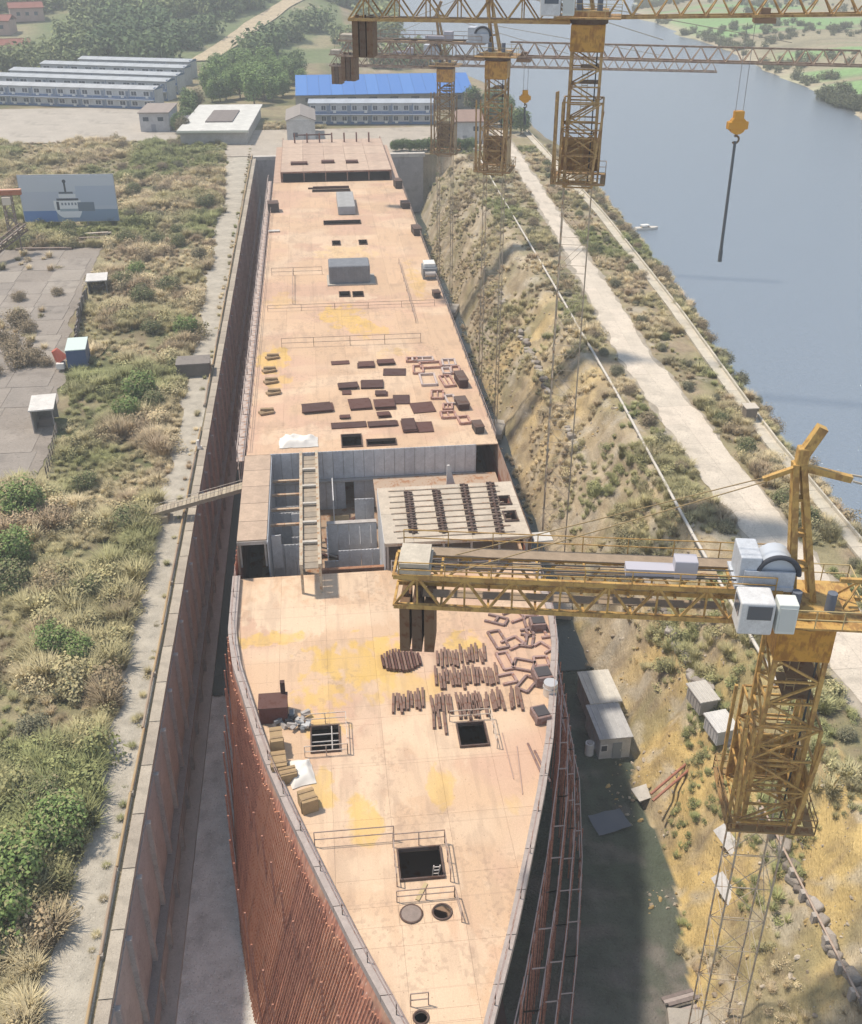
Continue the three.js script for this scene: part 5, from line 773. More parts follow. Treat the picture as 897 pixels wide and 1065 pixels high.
{
  const t = thing('warehouse', 'long warehouse with a bright blue metal roof', 'building', [24, 0, -376]); mesh('wall', [box(57, 5, 36, 0, 2.5, -2)], mat([0.40, 0.40, 0.38], { map: TXmottle, rep: 8 }), t);
  for (let k = 0; k < 15; k++) { const x = -28.4 + (k + 0.5) * 3.82; mesh('roof_sheet', [box(3.76, 0.12, 20.6, x, 6.6, 8.3, 0, 0.165), box(3.76, 0.12, 20.6, x, 6.6, -12.1, 0, -0.165)], mat(k % 3 ? [0.055, 0.18, 0.50] : [0.065, 0.20, 0.53], { rough: 0.55 }), t); }
  for (let k = 0; k < 8; k++) mesh('window', [box(2.6, 1.2, 0.08, -24 + k * 6.8, 3.2, 16.05)], Mglass, t);
  const s = thing('gable_house', 'small white gabled house with a grey brown roof by the dock end', 'building', [-2.8, 0, -306]); mesh('wall', [box(7.8, 6, 18, 0, 3, -9)], mat([0.66, 0.66, 0.65], { map: TXmottle, rep: 5 }), s); mesh('roof', [box(4.5, 0.16, 18.8, -2.05, 6.75, -9, 0, 0, 0.36), box(4.5, 0.16, 18.8, 2.05, 6.75, -9, 0, 0, -0.36)], mat([0.34, 0.31, 0.29], { map: TXmottle, rep: 4 }), s); const gs = new THREE.Shape([[-3.9, 0], [3.9, 0], [0, 1.45]].map(p => new THREE.Vector2(...p))); const gg = new THREE.ExtrudeGeometry(gs, { depth: 17.8, bevelEnabled: false }); gg.translate(0, 6, -17.9); mesh('gable', [gg], mat([0.66, 0.66, 0.65]), s); mesh('door', [box(1.4, 2.3, 0.08, 1.4, 1.15, 0.04)], mat([0.3, 0.31, 0.33]), s); mesh('window', [box(1.3, 1.2, 0.08, -1.6, 2.2, 0.04)], Mglass, s);
  const w = thing('flat_roof_hall', 'low hall with a white roof and a dark square roof opening', 'building', [-25.5, 0, -327], -0.06); mesh('wall', [box(18, 3.6, 42, 0, 1.8, 0)], mat([0.5, 0.5, 0.48], { map: TXmottle, rep: 6 }), w); mesh('roof', [box(19.4, 0.3, 43.6, 0, 3.8, 0)], mat([0.72, 0.73, 0.70], { map: TXmottle, rep: 8 }), w); mesh('roof_well', [box(7.6, 0.5, 19, 0.2, 4.05, 0)], mat([0.24, 0.21, 0.20], { map: TXmottle, rep: 4 }), w); mesh('fascia', [box(19.5, 0.5, 0.12, 0, 3.6, 21.9)], mat([0.62, 0.64, 0.55]), w);
  const g = thing('gatehouse', 'small two storey gatehouse with a brown roof before the dormitories', 'building', [-45, 0, -327], -0.05); mesh('wall', [box(8.4, 5.2, 16, 0, 2.6, -8)], mat([0.58, 0.58, 0.60], { map: TXmottle, rep: 5 }), g); mesh('roof', [box(9, 0.3, 17, 0, 5.35, -8)], mat([0.36, 0.31, 0.28], { map: TXmottle, rep: 4 }), g); for (const x of [-2.4, 1.8]) mesh('window', [box(1.6, 1.1, 0.08, x, 3.6, 0.04)], Mglass, g); mesh('door', [box(1.3, 2.2, 0.08, -0.4, 1.1, 0.04)], mat([0.25, 0.26, 0.3]), g); mesh('annex', [box(6, 3.4, 9, 7, 1.7, -7)], mat([0.20, 0.2, 0.22], { map: TXmottle, rep: 4 }), g);
  const r = thing('pump_house', 'white block house with a reddish roof behind the farthest crane', 'building', [43.5, 0, -300], -0.05); mesh('wall', [box(8, 6, 14, 0, 3, -7)], mat([0.66, 0.67, 0.68], { map: TXmottle, rep: 5 }), r); mesh('roof', [box(8.8, 0.3, 15, 0, 6.2, -7, 0, 0.05)], mat([0.32, 0.22, 0.18], { map: TXmottle, rep: 4 }), r); mesh('window', [box(1.4, 1.2, 0.08, 1.5, 4, 0.04)], Mglass, r); mesh('door', [box(1.2, 2.2, 0.08, -1.5, 1.1, 0.04)], mat([0.28, 0.3, 0.33]), r);
  const lw = thing('yard_wall', 'low white wall at the end of the dock beside the farthest crane', 'wall', [33, 0, -296.5]); for (let k = 0; k < 6; k++) mesh('wall_panel', [box(3.4, 1.9, 0.3, -9 + k * 3.45, 0.95, 0)], mat([0.62, 0.62, 0.60], { map: TXmottle, rep: 4 }), lw); mesh('cap', [box(21, 0.12, 0.45, -0.4, 1.96, 0)], mat([0.3, 0.28, 0.27]), lw);
  const HB = 'red roofed houses at the foot of the wooded hill'; for (const [l, x, z, q] of [['red roofed house at the left frame edge below the wood', -124, -500, 0.2], ['pink walled house left of the wood, farther back', -141, -548, -0.1], ['small house with a dark red roof behind the pink one', -133, -575, 0.3]]) { const h = thing('farm_house', l, 'house', [x, height(x, z) - 0.3, z], q, HB); mesh('wall', [box(15, 6, 10, 0, 3, 0)], mat([0.55, 0.40, 0.36], { map: TXmottle, rep: 6 }), h); mesh('roof', [box(16, 0.3, 6.2, 0, 7, 2.6, 0, 0.38), box(16, 0.3, 6.2, 0, 7, -2.6, 0, -0.38)], mat([0.30, 0.11, 0.085], { map: TXmottle, rep: 5 }), h); for (const k of [-4, 0, 4]) mesh('window', [box(1.6, 1.5, 0.1, k, 3.4, 5.05)], Mglass, h); }
}
// billboard with the printed ship
{
  const cv = document.createElement('canvas'); cv.width = 512; cv.height = 256; const c = cv.getContext('2d');
  c.fillStyle = '#bcc6d6'; c.fillRect(0, 0, 512, 256); c.fillStyle = '#c6cfda'; c.fillRect(0, 0, 512, 90); c.fillStyle = '#b4c1d3'; c.fillRect(300, 60, 212, 110); c.fillStyle = '#5f86c0'; c.fillRect(0, 196, 190, 60); c.fillStyle = '#8299b4'; c.fillRect(180, 190, 332, 66);
  c.fillStyle = '#e9edf1'; c.beginPath(); c.moveTo(172, 140); c.quadraticCurveTo(165, 215, 215, 236); c.lineTo(300, 236); c.quadraticCurveTo(330, 200, 318, 140); c.closePath(); c.fill();
  c.fillStyle = '#3c4656'; c.fillRect(190, 128, 118, 12); c.fillRect(186, 146, 14, 46); c.fillStyle = '#56616f'; c.fillRect(208, 92, 76, 10); c.fillStyle = '#dfe4ea'; c.fillRect(204, 104, 92, 22); c.fillStyle = '#2f3947'; c.fillRect(240, 36, 10, 56); c.beginPath(); c.arc(245, 34, 10, 0, 7); c.fill(); c.fillStyle = '#7d8a98'; for (let k = 0; k < 5; k++) c.fillRect(212 + k * 18, 152, 10, 14); c.fillStyle = '#9fb0be'; c.fillRect(200, 186, 112, 14); c.fillStyle = '#6f7f90'; c.fillRect(300, 150, 90, 50);
  const tx = new THREE.CanvasTexture(cv); tx.colorSpace = THREE.SRGBColorSpace;
  const t = thing('billboard', 'wide billboard printed with a white ship on pale blue', 'billboard', [-49.7, 0, -223.5], -0.05);
  const g = new THREE.PlaneGeometry(18.9, 9.2); g.translate(0, 5.6, 0.13); mesh('printed_panel', g, new THREE.MeshStandardMaterial({ map: tx, roughness: 0.6 }), t, true); mesh('backing', [box(19.1, 9.4, 0.22, 0, 5.6, 0)], mat([0.42, 0.45, 0.5]), t); for (const x of [-8, -3, 3, 8]) mesh('support_post', [box(0.3, 7, 0.3, x, 3.5, -0.3)], mat([0.36, 0.34, 0.32]), t);
}
// small fixed crane, gantry beam and gear at the left edge
{
  const t = thing('jib_crane', 'small orange jib crane at the left edge of the yard', 'crane', [-58.6, 0, -212], 0.05); const M = mat([0.42, 0.15, 0.07], { map: TXrust, rep: 2 });
  mesh('mast', lattice(-0.8, 0.8, 0, 9, -0.8, 0.8, 1.5, 0.2, 0.12), mat([0.28, 0.24, 0.22], { map: TXrust, rep: 2 }), t); mesh('jib', [box(16, 0.9, 1.0, -5.2, 9.6, 0)], M, t); mesh('jib_cap', [box(16, 0.12, 1.1, -5.2, 10.12, 0)], mat([0.6, 0.36, 0.26]), t); mesh('base', [box(3, 0.6, 3, 0, 0.3, 0)], mat([0.45, 0.43, 0.4], { map: TXconcrete, rep: 3 }), t); mesh('cab', [rbox(1.6, 1.5, 1.4, 0, 8.2, 0.4, 0.08)], mat([0.66, 0.6, 0.5]), t);
  const b = thing('conveyor_truss', 'dark inclined conveyor truss at the left frame edge', 'conveyor', [-57.5, 0, -200]); const k = truss(-6, 6, 0, 1.2, 0.7, 1.6, 0.22, 0.12).map(g => g.rotateZ(0.3).rotateY(1.0).translate(0, 2.6, 0)); mesh('frame', k, mat([0.17, 0.14, 0.125], { map: TXrust, rep: 2 }), b); mesh('belt', [box(12, 0.12, 1.1, 0, 0.75, 0).rotateZ(0.3).rotateY(1.0).translate(0, 2.6, 0)], mat([0.46, 0.40, 0.32]), b); for (const q of [-1, 1]) mesh('support', [box(0.25, 2.6 + q * 1.2, 0.25, q * 2.2, 1.3 + q * 0.6, q * -3.2)], mat([0.2, 0.17, 0.15]), b);
  for (let i = 0; i < 4; i++) single('steel_profile', [box(9 + 3 * hash(i, 2), 0.35, 0.5, 0, 0.2, 0), box(9, 0.1, 0.7, 0, 0.4, 0)], mat(i % 2 ? [0.5, 0.46, 0.42] : [0.24, 0.2, 0.18], { map: TXrust, rep: 3 }), 'long steel profile stacked before the billboard', 'steel profile', [-52 + i * 2, 0.06, -206 - i * 3.2], 0.06 * (i - 1), 'steel profiles before the billboard');
}
function booth(label, x, z, w, h, d, roofC, wallC, open) {
  const t = thing('yard_booth', label, 'booth', [x, 0.05, z], 0.12); for (const sx of [-1, 1]) for (const sz of [-1, 1]) mesh('post', [box(0.14, h, 0.14, sx * (w / 2 - 0.1), h / 2, sz * (d / 2 - 0.1))], mat([0.28, 0.27, 0.26]), t);
  mesh('roof', [box(w + 0.3, 0.18, d + 0.3, 0, h + 0.08, 0)], mat(roofC, { map: TXmottle, rep: 3 }), t); mesh('back_wall', [box(w - 0.3, h - 0.1, 0.1, 0, h / 2, -d / 2 + 0.2)], mat(wallC, { map: TXmottle, rep: 2 }), t); mesh('side_wall', [box(0.1, h - 0.1, d - 0.5, -w / 2 + 0.15, h / 2, 0)], mat(wallC, { map: TXmottle, rep: 2 }), t); if (!open) mesh('front_panel', [box(w - 0.3, h * 0.45, 0.1, 0, h * 0.23, d / 2 - 0.15)], mat(wallC), t); mesh('counter', [box(w * 0.6, 0.9, 0.8, 0, 0.45, 0)], mat([0.2, 0.18, 0.17]), t);
}
booth('white roofed booth at the near end of the concrete yard', -35.3, -125.5, 2.7, 3.0, 4.6, [0.74, 0.73, 0.70], [0.36, 0.35, 0.33], true);
booth('small white roofed booth at the far end of the dark fence', -37.6, -180, 3.2, 2.2, 4.2, [0.72, 0.71, 0.69], [0.2, 0.19, 0.18], true);
{
  const k = thing('blue_truck_box', 'blue box body with a pale roof parked by the dark fence', 'truck body', [-34.8, 0.05, -146], 0.1); mesh('body', [rbox(2.7, 2.6, 5, 0, 1.7, 0, 0.08)], mat([0.055, 0.10, 0.22], { rough: 0.5 }), k); mesh('roof', [box(2.8, 0.12, 5.1, 0, 3.06, 0)], mat([0.52, 0.62, 0.60]), k); for (const sx of [-1, 1]) for (const sz of [-1, 1]) { const wl = mesh('wheel', [tube([sx * 1.1, 0.45, sz * 1.6], [sx * 1.4, 0.45, sz * 1.6], 0.45, 12)], mat([0.04, 0.04, 0.04]), k); mesh('rim', [tube([sx * 1.38, 0.45, sz * 1.6], [sx * 1.43, 0.45, sz * 1.6], 0.22, 10)], mat([0.4, 0.4, 0.4]), wl); }
  const r = thing('red_mixer', 'red and white mixer standing beside the blue box', 'mixer', [-37.2, 0.05, -144.5]); const c = new THREE.CylinderGeometry(0.5, 0.95, 1.7, 12); c.rotateZ(0.5); c.translate(0, 2.1, 0); mesh('drum', [c], mat([0.45, 0.12, 0.08]), r); mesh('frame', [bar([-0.8, 0, -0.6], [0, 1.7, 0], 0.14), bar([0.8, 0, -0.6], [0, 1.7, 0], 0.14), bar([0, 0, 0.9], [0, 1.7, 0], 0.14)], mat([0.6, 0.58, 0.55]), r); mesh('hopper', [rbox(1.1, 0.9, 1.2, 0.3, 0.8, 0.7, 0.1)], mat([0.68, 0.66, 0.63]), r);
  const f = thing('yard_fence', 'dark fence of leaning boards along the yard edge', 'fence', [0, 0, 0]); for (let i = 0; i < 26; i++) { const z = -150 - i * 1.0, x = yardX(z) + 1.4; mesh('board', [box(0.12, 2.0 + 0.6 * hash(i, 3), 0.85, x, 1.0, z, 0.25 * (hash(i, 4) - 0.5), 0, 0.2 * (hash(i, 5) - 0.5))], mat(i % 3 ? [0.13, 0.12, 0.115] : [0.27, 0.27, 0.28], { map: TXrust, rep: 2 }), f); }
  const f2 = thing('wire_fence', 'low wire fence between the white booth and the scrub', 'fence', [0, 0, 0]); for (let i = 0; i < 9; i++) { const z = -111 - i * 1.5; mesh('post', [box(0.12, 1.5, 0.12, yardX(z) + 0.9, 0.75, z)], mat([0.2, 0.17, 0.15]), f2); } mesh('wire', [0.5, 0.95, 1.4].map(y => bar([yardX(-111) + 0.9, y, -111], [yardX(-123) + 0.9, y, -123], 0.05)), mat([0.2, 0.18, 0.16]), f2);
  single('white_marker', [tube([0, 0, 0], [0, 1.1, 0], 0.3, 8, 0.18), box(0.7, 0.2, 0.7, 0, 0.1, 0)], mat([0.72, 0.71, 0.68]), 'small white marker post on the dock wall edge', 'marker', [-15.6, 0.15, -116.5]);
  const bw = thing('retaining_block', 'dark grey concrete block at the path end above the wall', 'concrete block', [-18.2, 0, -141], 0.05); mesh('block', [rbox(4.6, 1.9, 3.2, 0, 0.9, 0, 0.1)], mat([0.17, 0.16, 0.155], { map: TXconcrete, rep: 3 }), bw); mesh('cap', [box(4.7, 0.15, 3.3, 0, 1.92, 0)], mat([0.24, 0.22, 0.21], { map: TXconcrete, rep: 3 }), bw);
}

// ------------------------------------------------------------------ vegetation
function leafCloud(n, rx, ry, rz, size, seed, cols, clumps = 9) {
  const q = rng(seed), C = []; for (let i = 0; i < clumps; i++) { const a = q() * 6.283, r = Math.sqrt(q()) * 0.72, h = q(); C.push([Math.cos(a) * r * rx, (0.25 + 0.62 * h) * ry, Math.sin(a) * r * rz, 0.3 + 0.28 * q()]); }
  const P = new Float32Array(n * 18), N = new Float32Array(n * 18), K = new Float32Array(n * 18), a = V(0, 0, 0), b = V(0, 0, 0), nn = V(0, 0, 0);
  for (let i = 0; i < n; i++) {
    const c = C[Math.floor(q() * clumps)]; let dx, dy, dz, l; do { dx = q() * 2 - 1; dy = q() * 2 - 1; dz = q() * 2 - 1; l = Math.hypot(dx, dy, dz); } while (l > 1 || l < 0.2);
    const f = (0.55 + 0.45 * q()) / l; const x = c[0] + dx * f * c[3] * rx, y = Math.max(0.04, c[1] + dy * f * c[3] * ry * 0.8), z = c[2] + dz * f * c[3] * rz;
    nn.set(dx + (q() - 0.5) * 1.2, dy + 0.5 + (q() - 0.5), dz + (q() - 0.5) * 1.2).normalize(); a.set(q() - 0.5, q() - 0.5, q() - 0.5).cross(nn).normalize(); b.crossVectors(nn, a);
    const s = size * (0.6 + 0.8 * q()), w = s * (0.45 + 0.2 * q()), col = cols[Math.floor(q() * cols.length)], v = 0.8 + 0.4 * q();
    const p = [[-a.x * s, -a.y * s, -a.z * s], [b.x * w, b.y * w, b.z * w], [a.x * s, a.y * s, a.z * s], [-b.x * w, -b.y * w, -b.z * w]];
    [0, 2, 1, 0, 3, 2].forEach((k, j) => { const o = i * 18 + j * 3; P[o] = x + p[k][0]; P[o + 1] = y + p[k][1]; P[o + 2] = z + p[k][2]; N[o] = nn.x; N[o + 1] = nn.y; N[o + 2] = nn.z; K[o] = col[0] * v; K[o + 1] = col[1] * v; K[o + 2] = col[2] * v; });
  }
  const g = new THREE.BufferGeometry(); g.setAttribute('position', new THREE.BufferAttribute(P, 3)); g.setAttribute('normal', new THREE.BufferAttribute(N, 3)); g.setAttribute('color', new THREE.BufferAttribute(K, 3)); g.setAttribute('uv', new THREE.BufferAttribute(new Float32Array(n * 12), 2)); return g;
}
function bladeTuft(n, r, h, seed, w = 0.06) {
  const q = rng(seed), P = [], N = [], K = [];
  for (let i = 0; i < n; i++) { const a = q() * 6.283, rad = Math.sqrt(q()) * r * 0.5, x = Math.cos(a) * rad, z = Math.sin(a) * rad, L = h * (0.5 + 0.6 * q()), o = r * (0.3 + 0.8 * q()), b = a + (q() - 0.5) * 1.6, tx = x + Math.cos(b) * o, tz = z + Math.sin(b) * o, px = -Math.sin(b) * w, pz = Math.cos(b) * w, mx = x + Math.cos(b) * o * 0.35, mz = z + Math.sin(b) * o * 0.35, my = L * 0.65, v = 0.75 + 0.5 * q();
    P.push(x - px, 0, z - pz, x + px, 0, z + pz, mx + px, my, mz + pz, x - px, 0, z - pz, mx + px, my, mz + pz, mx - px, my, mz - pz, mx - px, my, mz - pz, mx + px, my, mz + pz, tx, L, tz); const n3 = [Math.cos(b) * -0.4, 0.85, Math.sin(b) * -0.4]; for (let k = 0; k < 9; k++) { N.push(...n3); K.push(v, v, v); } }
  const g = new THREE.BufferGeometry(); g.setAttribute('position', new THREE.Float32BufferAttribute(P, 3)); g.setAttribute('normal', new THREE.Float32BufferAttribute(N, 3)); g.setAttribute('color', new THREE.Float32BufferAttribute(K, 3)); g.setAttribute('uv', new THREE.Float32BufferAttribute(new Float32Array(P.length / 3 * 2), 2)); return g;
}
const Mleaf = new THREE.MeshStandardMaterial({ vertexColors: true, roughness: 0.9, side: THREE.DoubleSide });
function scatter(name, label, category, geo, spots) { // spots: [x, y, z, scale, colour]
  const m = new THREE.InstancedMesh(geo, Mleaf, spots.length), d = new THREE.Object3D(), c = new THREE.Color();
  spots.forEach(([x, y, z, s, col], i) => { d.position.set(x, y, z); d.rotation.set(0, hash(i, 3, 500) * 6.28, 0); d.scale.set(s, s * (0.8 + 0.4 * hash(i, 4, 500)), s); d.updateMatrix(); m.setMatrixAt(i, d.matrix); c.setRGB(...col); m.setColorAt(i, c); });
  m.name = numbered(name); m.castShadow = m.receiveShadow = true; m.userData = { kind: 'stuff', label, category }; scene.add(m); return m;
}
const cTan = [0.56, 0.475, 0.31], cOl = [0.40, 0.365, 0.20], cGr = [0.23, 0.265, 0.105], cBr = [0.30, 0.22, 0.155], cDk = [0.12, 0.125, 0.06];
function scrubColour(x, z, k) { const n = fbm(x * 0.07, z * 0.07, 601, 3), m = fbm(x * 0.3, z * 0.3, 602, 3); let c = mixc(cTan, cOl, ss(0.36, 0.6, n)); c = mixc(c, cBr, ss(0.5, 0.7, m) * 0.7); c = mixc(c, cGr, ss(0.52, 0.68, fbm(x * 0.05 + 9, z * 0.05, 603, 3)) * 0.85); const v = 0.75 + 0.5 * hash(k, 9, 604); return [c[0] * v, c[1] * v, c[2] * v]; }
{
  const white3 = [[1, 1, 1], [0.82, 0.86, 0.8], [1.12, 1.08, 1]];
  const tuft = bladeTuft(130, 0.6, 0.85, 11, 0.016), shrub = leafCloud(420, 1.0, 1.05, 1.0, 0.085, 12, white3, 9), shrub2 = leafCloud(260, 0.9, 0.6, 0.9, 0.075, 13, white3, 7);
  const A = [], B = [], C = []; let k = 0;
  const put = (x, z, den, tall = 1) => { const y = height(x, z); const r = hash(k, 1, 610), s = (0.6 + 0.8 * hash(k, 2, 610)) * tall; const c = scrubColour(x, z, k); if (r < 0.66) A.push([x, y - 0.03, z, s * 1.15, c]); else if (r < 0.66 + 0.18 * den) B.push([x, y - 0.08, z, s, c]); else C.push([x, y - 0.05, z, s, c]); k++; };
  // left bank
  for (let z = -36; z > -313; z -= z > -130 ? 0.62 : 0.9) { const step = z > -130 ? 0.62 : 0.95; const xr = pathL(z) - 0.3, xl = Math.max(-100, -30 + z * 0.33); for (let x = xl; x < xr; x += step) { const xx = x + (hash(k, 5, 611) - 0.5) * step * 1.4, zz = z + (hash(k, 6, 611) - 0.5) * step * 1.4; if (inYard(xx - 0.8, zz)) { k++; continue; } const d = fbm(xx * 0.16, zz * 0.16, 612, 3); if (d < 0.34 && hash(k, 7) > 0.35) { k++; continue; } put(xx, zz, 1.1, 0.62 + 0.9 * ss(0.38, 0.64, d)); } }
  // stray weeds on yard and path edge
  for (let i = 0; i < 260; i++) { const z = -112 - 92 * hash(i, 21), x = yardX(z) - 1 - 26 * Math.pow(hash(i, 22), 1.1); if (fbm(x * 0.13, z * 0.13, 620, 3) > 0.55) put(x, z, 1.4, 1.1); }
  for (let i = 0; i < 130; i++) { const z = -36 - 270 * hash(i, 23); put(-16.2 - 0.5 * hash(i, 24), z, 0.5, 0.5); }
  // between the brink, pipeline, road and embankment
  for (let z = -34; z > -296; z -= z > -130 ? 0.75 : 1.0) { const step = z > -130 ? 0.75 : 1.0; for (let x = benchX(z) - 1.5; x < shoreX(z) - 0.4; x += step) { const xx = x + (hash(k, 5, 613) - 0.5) * step * 1.4, zz = z + (hash(k, 6, 613) - 0.5) * step * 1.4; k++; if (xx > roadL(zz) - 0.2 && xx < roadR(zz) + 0.2) continue; if (xx > embankX(zz) - 0.9 && xx < embankX(zz) + 1.3) continue; const d = fbm(xx * 0.2, zz * 0.2, 614, 3); const onBank = xx < brinkX(zz); if (d < (onBank ? 0.44 : 0.36)) continue; put(xx, zz, 0.8, (onBank ? 0.5 : 0.55) + 0.5 * ss(0.4, 0.65, d)); } }
  // lower bank and trench margin
  for (let i = 0; i < 4200; i++) { const z = -40 - 240 * hash(i, 31), f = footX(z), x = f - 0.8 + 6.8 * hash(i, 32); if (fbm(x * 0.3, z * 0.12, 615, 3) > 0.5) put(x, z, 0.5, 0.5); }
  // end of the dock
  for (let i = 0; i < 900; i++) { const x = -14 + 60 * hash(i, 33), z = -327 - 10 * hash(i, 34); if (x > 0 && x < 38 && z < -330) continue; if (x < 4) put(x, z, 1, 1); }
  scatter('dry_grass', 'dry tan and olive grass tufts covering both banks', 'grass', tuft, A); scatter('scrub', 'low leafy scrub growing thick over both banks', 'scrub', shrub, B); scatter('undergrowth', 'small weeds and undergrowth between the scrub', 'undergrowth', shrub2, C);
}
// single bushes that stand out
function bushProto(name, seed, R0, H, size, n, cols) { const t = new THREE.Group(); mesh2('crown', leafCloud(n, R0, H, R0, size, seed, cols, 30), Mleaf, t); const q = rng(seed + 5), st = []; for (let k = 0; k < 5; k++) { const a = q() * 6.28; st.push(tube([0.1 * Math.cos(a), -0.2, 0.1 * Math.sin(a)], [R0 * 0.5 * Math.cos(a), H * 0.55, R0 * 0.5 * Math.sin(a)], 0.07, 5, 0.03)); } mesh2('trunk', metreUV(merge(st)), mat([0.16, 0.12, 0.085]), t); return t; }
function mesh2(n, g, m, p) { const o = new THREE.Mesh(g, m); o.name = n; o.castShadow = o.receiveShadow = true; p.add(o); return o; }
const gBright = [[0.15, 0.23, 0.065], [0.20, 0.28, 0.09], [0.12, 0.18, 0.055], [0.27, 0.27, 0.13]], gMid = [[0.15, 0.18, 0.075], [0.20, 0.215, 0.10], [0.11, 0.14, 0.06], [0.26, 0.23, 0.13]], gDry = [[0.28, 0.225, 0.145], [0.34, 0.27, 0.18], [0.21, 0.175, 0.11]], gGrey = [[0.19, 0.19, 0.12], [0.25, 0.235, 0.15], [0.15, 0.15, 0.09]];
const protos = { bright: bushProto('b', 701, 2.1, 2.8, 0.13, 4200, gBright), mid: bushProto('m', 702, 1.9, 2.4, 0.12, 3400, gMid), dry: bushProto('d', 703, 1.7, 2.0, 0.1, 2600, gDry), grey: bushProto('g', 704, 1.5, 1.9, 0.1, 2200, gGrey) };
function plant(kind, name, label, x, z, s, group, turn) { const c = protos[kind].clone(); c.name = numbered(name); c.position.set(x, height(x, z) - 0.05, z); c.scale.setScalar(s); c.rotation.y = turn ?? (x * 7 + z); scene.add(c); return tag(c, label, name === 'tree' ? 'tree' : 'bush', group); }
const GBL = 'green bushes on the left bank';
for (const [k, l, x, z, s] of [
  ['bright', 'largest bright green bush in the middle of the left bank', -24.5, -132, 1.25], ['bright', 'bright green bush just in front of the largest left bank bush', -25.4, -126.5, 0.95], ['mid', 'dark green bush right of the largest left bank bush', -22.6, -129, 0.9],
  ['bright', 'bright green bush at the left frame edge below the concrete yard', -33, -102, 1.3], ['bright', 'green bush at the left frame edge under the yard bush', -32, -93, 1.2], ['mid', 'dark green bush at the left frame edge, lowest of three', -31, -88, 1.1],
  ['bright', 'light green bush in the middle left beside the gravel path', -24.6, -77, 0.95], ['bright', 'light green bush next to the middle left bush, nearer the path', -22.6, -75.6, 0.8], ['mid', 'green bush overhanging the gravel path near the gangway', -21.2, -98.5, 0.95],
  ['bright', 'tall green bush at the lower left overhanging the path', -20.2, -55, 1.15], ['bright', 'tall green bush at the lower left corner', -22.6, -51.2, 1.3], ['bright', 'green bush at the lower left frame edge', -22.8, -47.6, 1.2], ['mid', 'olive bush between the lower left bushes and the scrub', -22, -58.5, 0.9],
  ['bright', 'bright green bush above the retaining block', -20.4, -156, 1.05], ['mid', 'green bush on the left bank level with the dark fence', -26, -158, 0.9], ['bright', 'green bush on the upper left bank near the white booth', -32, -186, 0.95], ['mid', 'dark bush before the billboard, left of its middle', -49.5, -217, 1.1], ['mid', 'dark bush in front of the billboard bush', -48.2, -212, 0.9], ['mid', 'olive bush near the gangway landing', -23.5, -86, 0.8], ['grey', 'grey green bush above the path in the middle left', -24.5, -66.5, 1.0], ['mid', 'olive bush at the gangway on the left scrub', -27.5, -108, 0.8]]) plant(k, 'bush', l, x, z, s, GBL);
const GY = 'dry bushes growing through the concrete yard';
for (const [x, z, s] of [[-47, -163, 1.3], [-45, -160, 0.9], [-48, -156, 1], [-45, -151, 1.1], [-41.5, -147, 1.1], [-43.2, -146, 1.2], [-46, -143, 0.9], [-39.4, -146, 0.7], [-50, -176, 0.8], [-44, -178, 0.7], [-53, -168, 1]]) plant('dry', 'dry_bush', 'dry brown bush growing out of the cracked concrete yard', x, z, s, GY);
{ // shrubs on the left bank rows, further back; shrubs along the embankment
  for (let i = 0; i < 34; i++) { const z = -168 - 138 * hash(i, 41), x = lerp(-40, pathL(z) - 2.5, hash(i, 42)) - (z < -240 ? 18 * hash(i, 43) : 0); if (inYard(x - 2, z)) continue; plant(hash(i, 44) > 0.6 ? 'mid' : hash(i, 44) > 0.3 ? 'grey' : 'dry', 'bank_shrub', (z < -250 ? 'rounded shrub near the billboard end of the left bank' : 'rounded shrub on the left bank above the concrete yard'), x, z, 0.7 + 0.5 * hash(i, 45), 'shrubs on the far left bank'); }
  for (let i = 0; i < 40; i++) { const z = -84 - i * 5.4 - 3 * hash(i, 51), x = embankX(z) + 2.6 + 1.4 * hash(i, 52); plant(hash(i, 53) > 0.5 ? 'dry' : 'grey', 'river_shrub', z < -190 ? 'brownish shrub on the far river side of the embankment wall' : 'brownish shrub on the near river side of the embankment wall', x, z, 0.55 + 0.5 * hash(i, 54), 'shrubs between embankment and river'); }
  for (let i = 0; i < 34; i++) { const z = -70 - i * 6.4 - 3 * hash(i, 61), x = lerp(roadR(z) + 0.8, embankX(z) - 1.6, hash(i, 62)); plant(hash(i, 63) > 0.4 ? 'grey' : 'mid', 'roadside_shrub', 'dark shrub between the road and the embankment wall', x, z, 0.4 + 0.35 * hash(i, 64), 'shrubs between road and embankment'); }
  for (let i = 0; i < 30; i++) { const z = -50 - i * 7.4 - 4 * hash(i, 71), x = lerp(brinkX(z) + 2.5, roadL(z) - 1.5, hash(i, 72)); plant(hash(i, 73) > 0.55 ? 'grey' : 'dry', 'slope_shrub', 'low shrub between the right brink and the road', x, z, 0.4 + 0.4 * hash(i, 74), 'shrubs between brink and road'); }
}
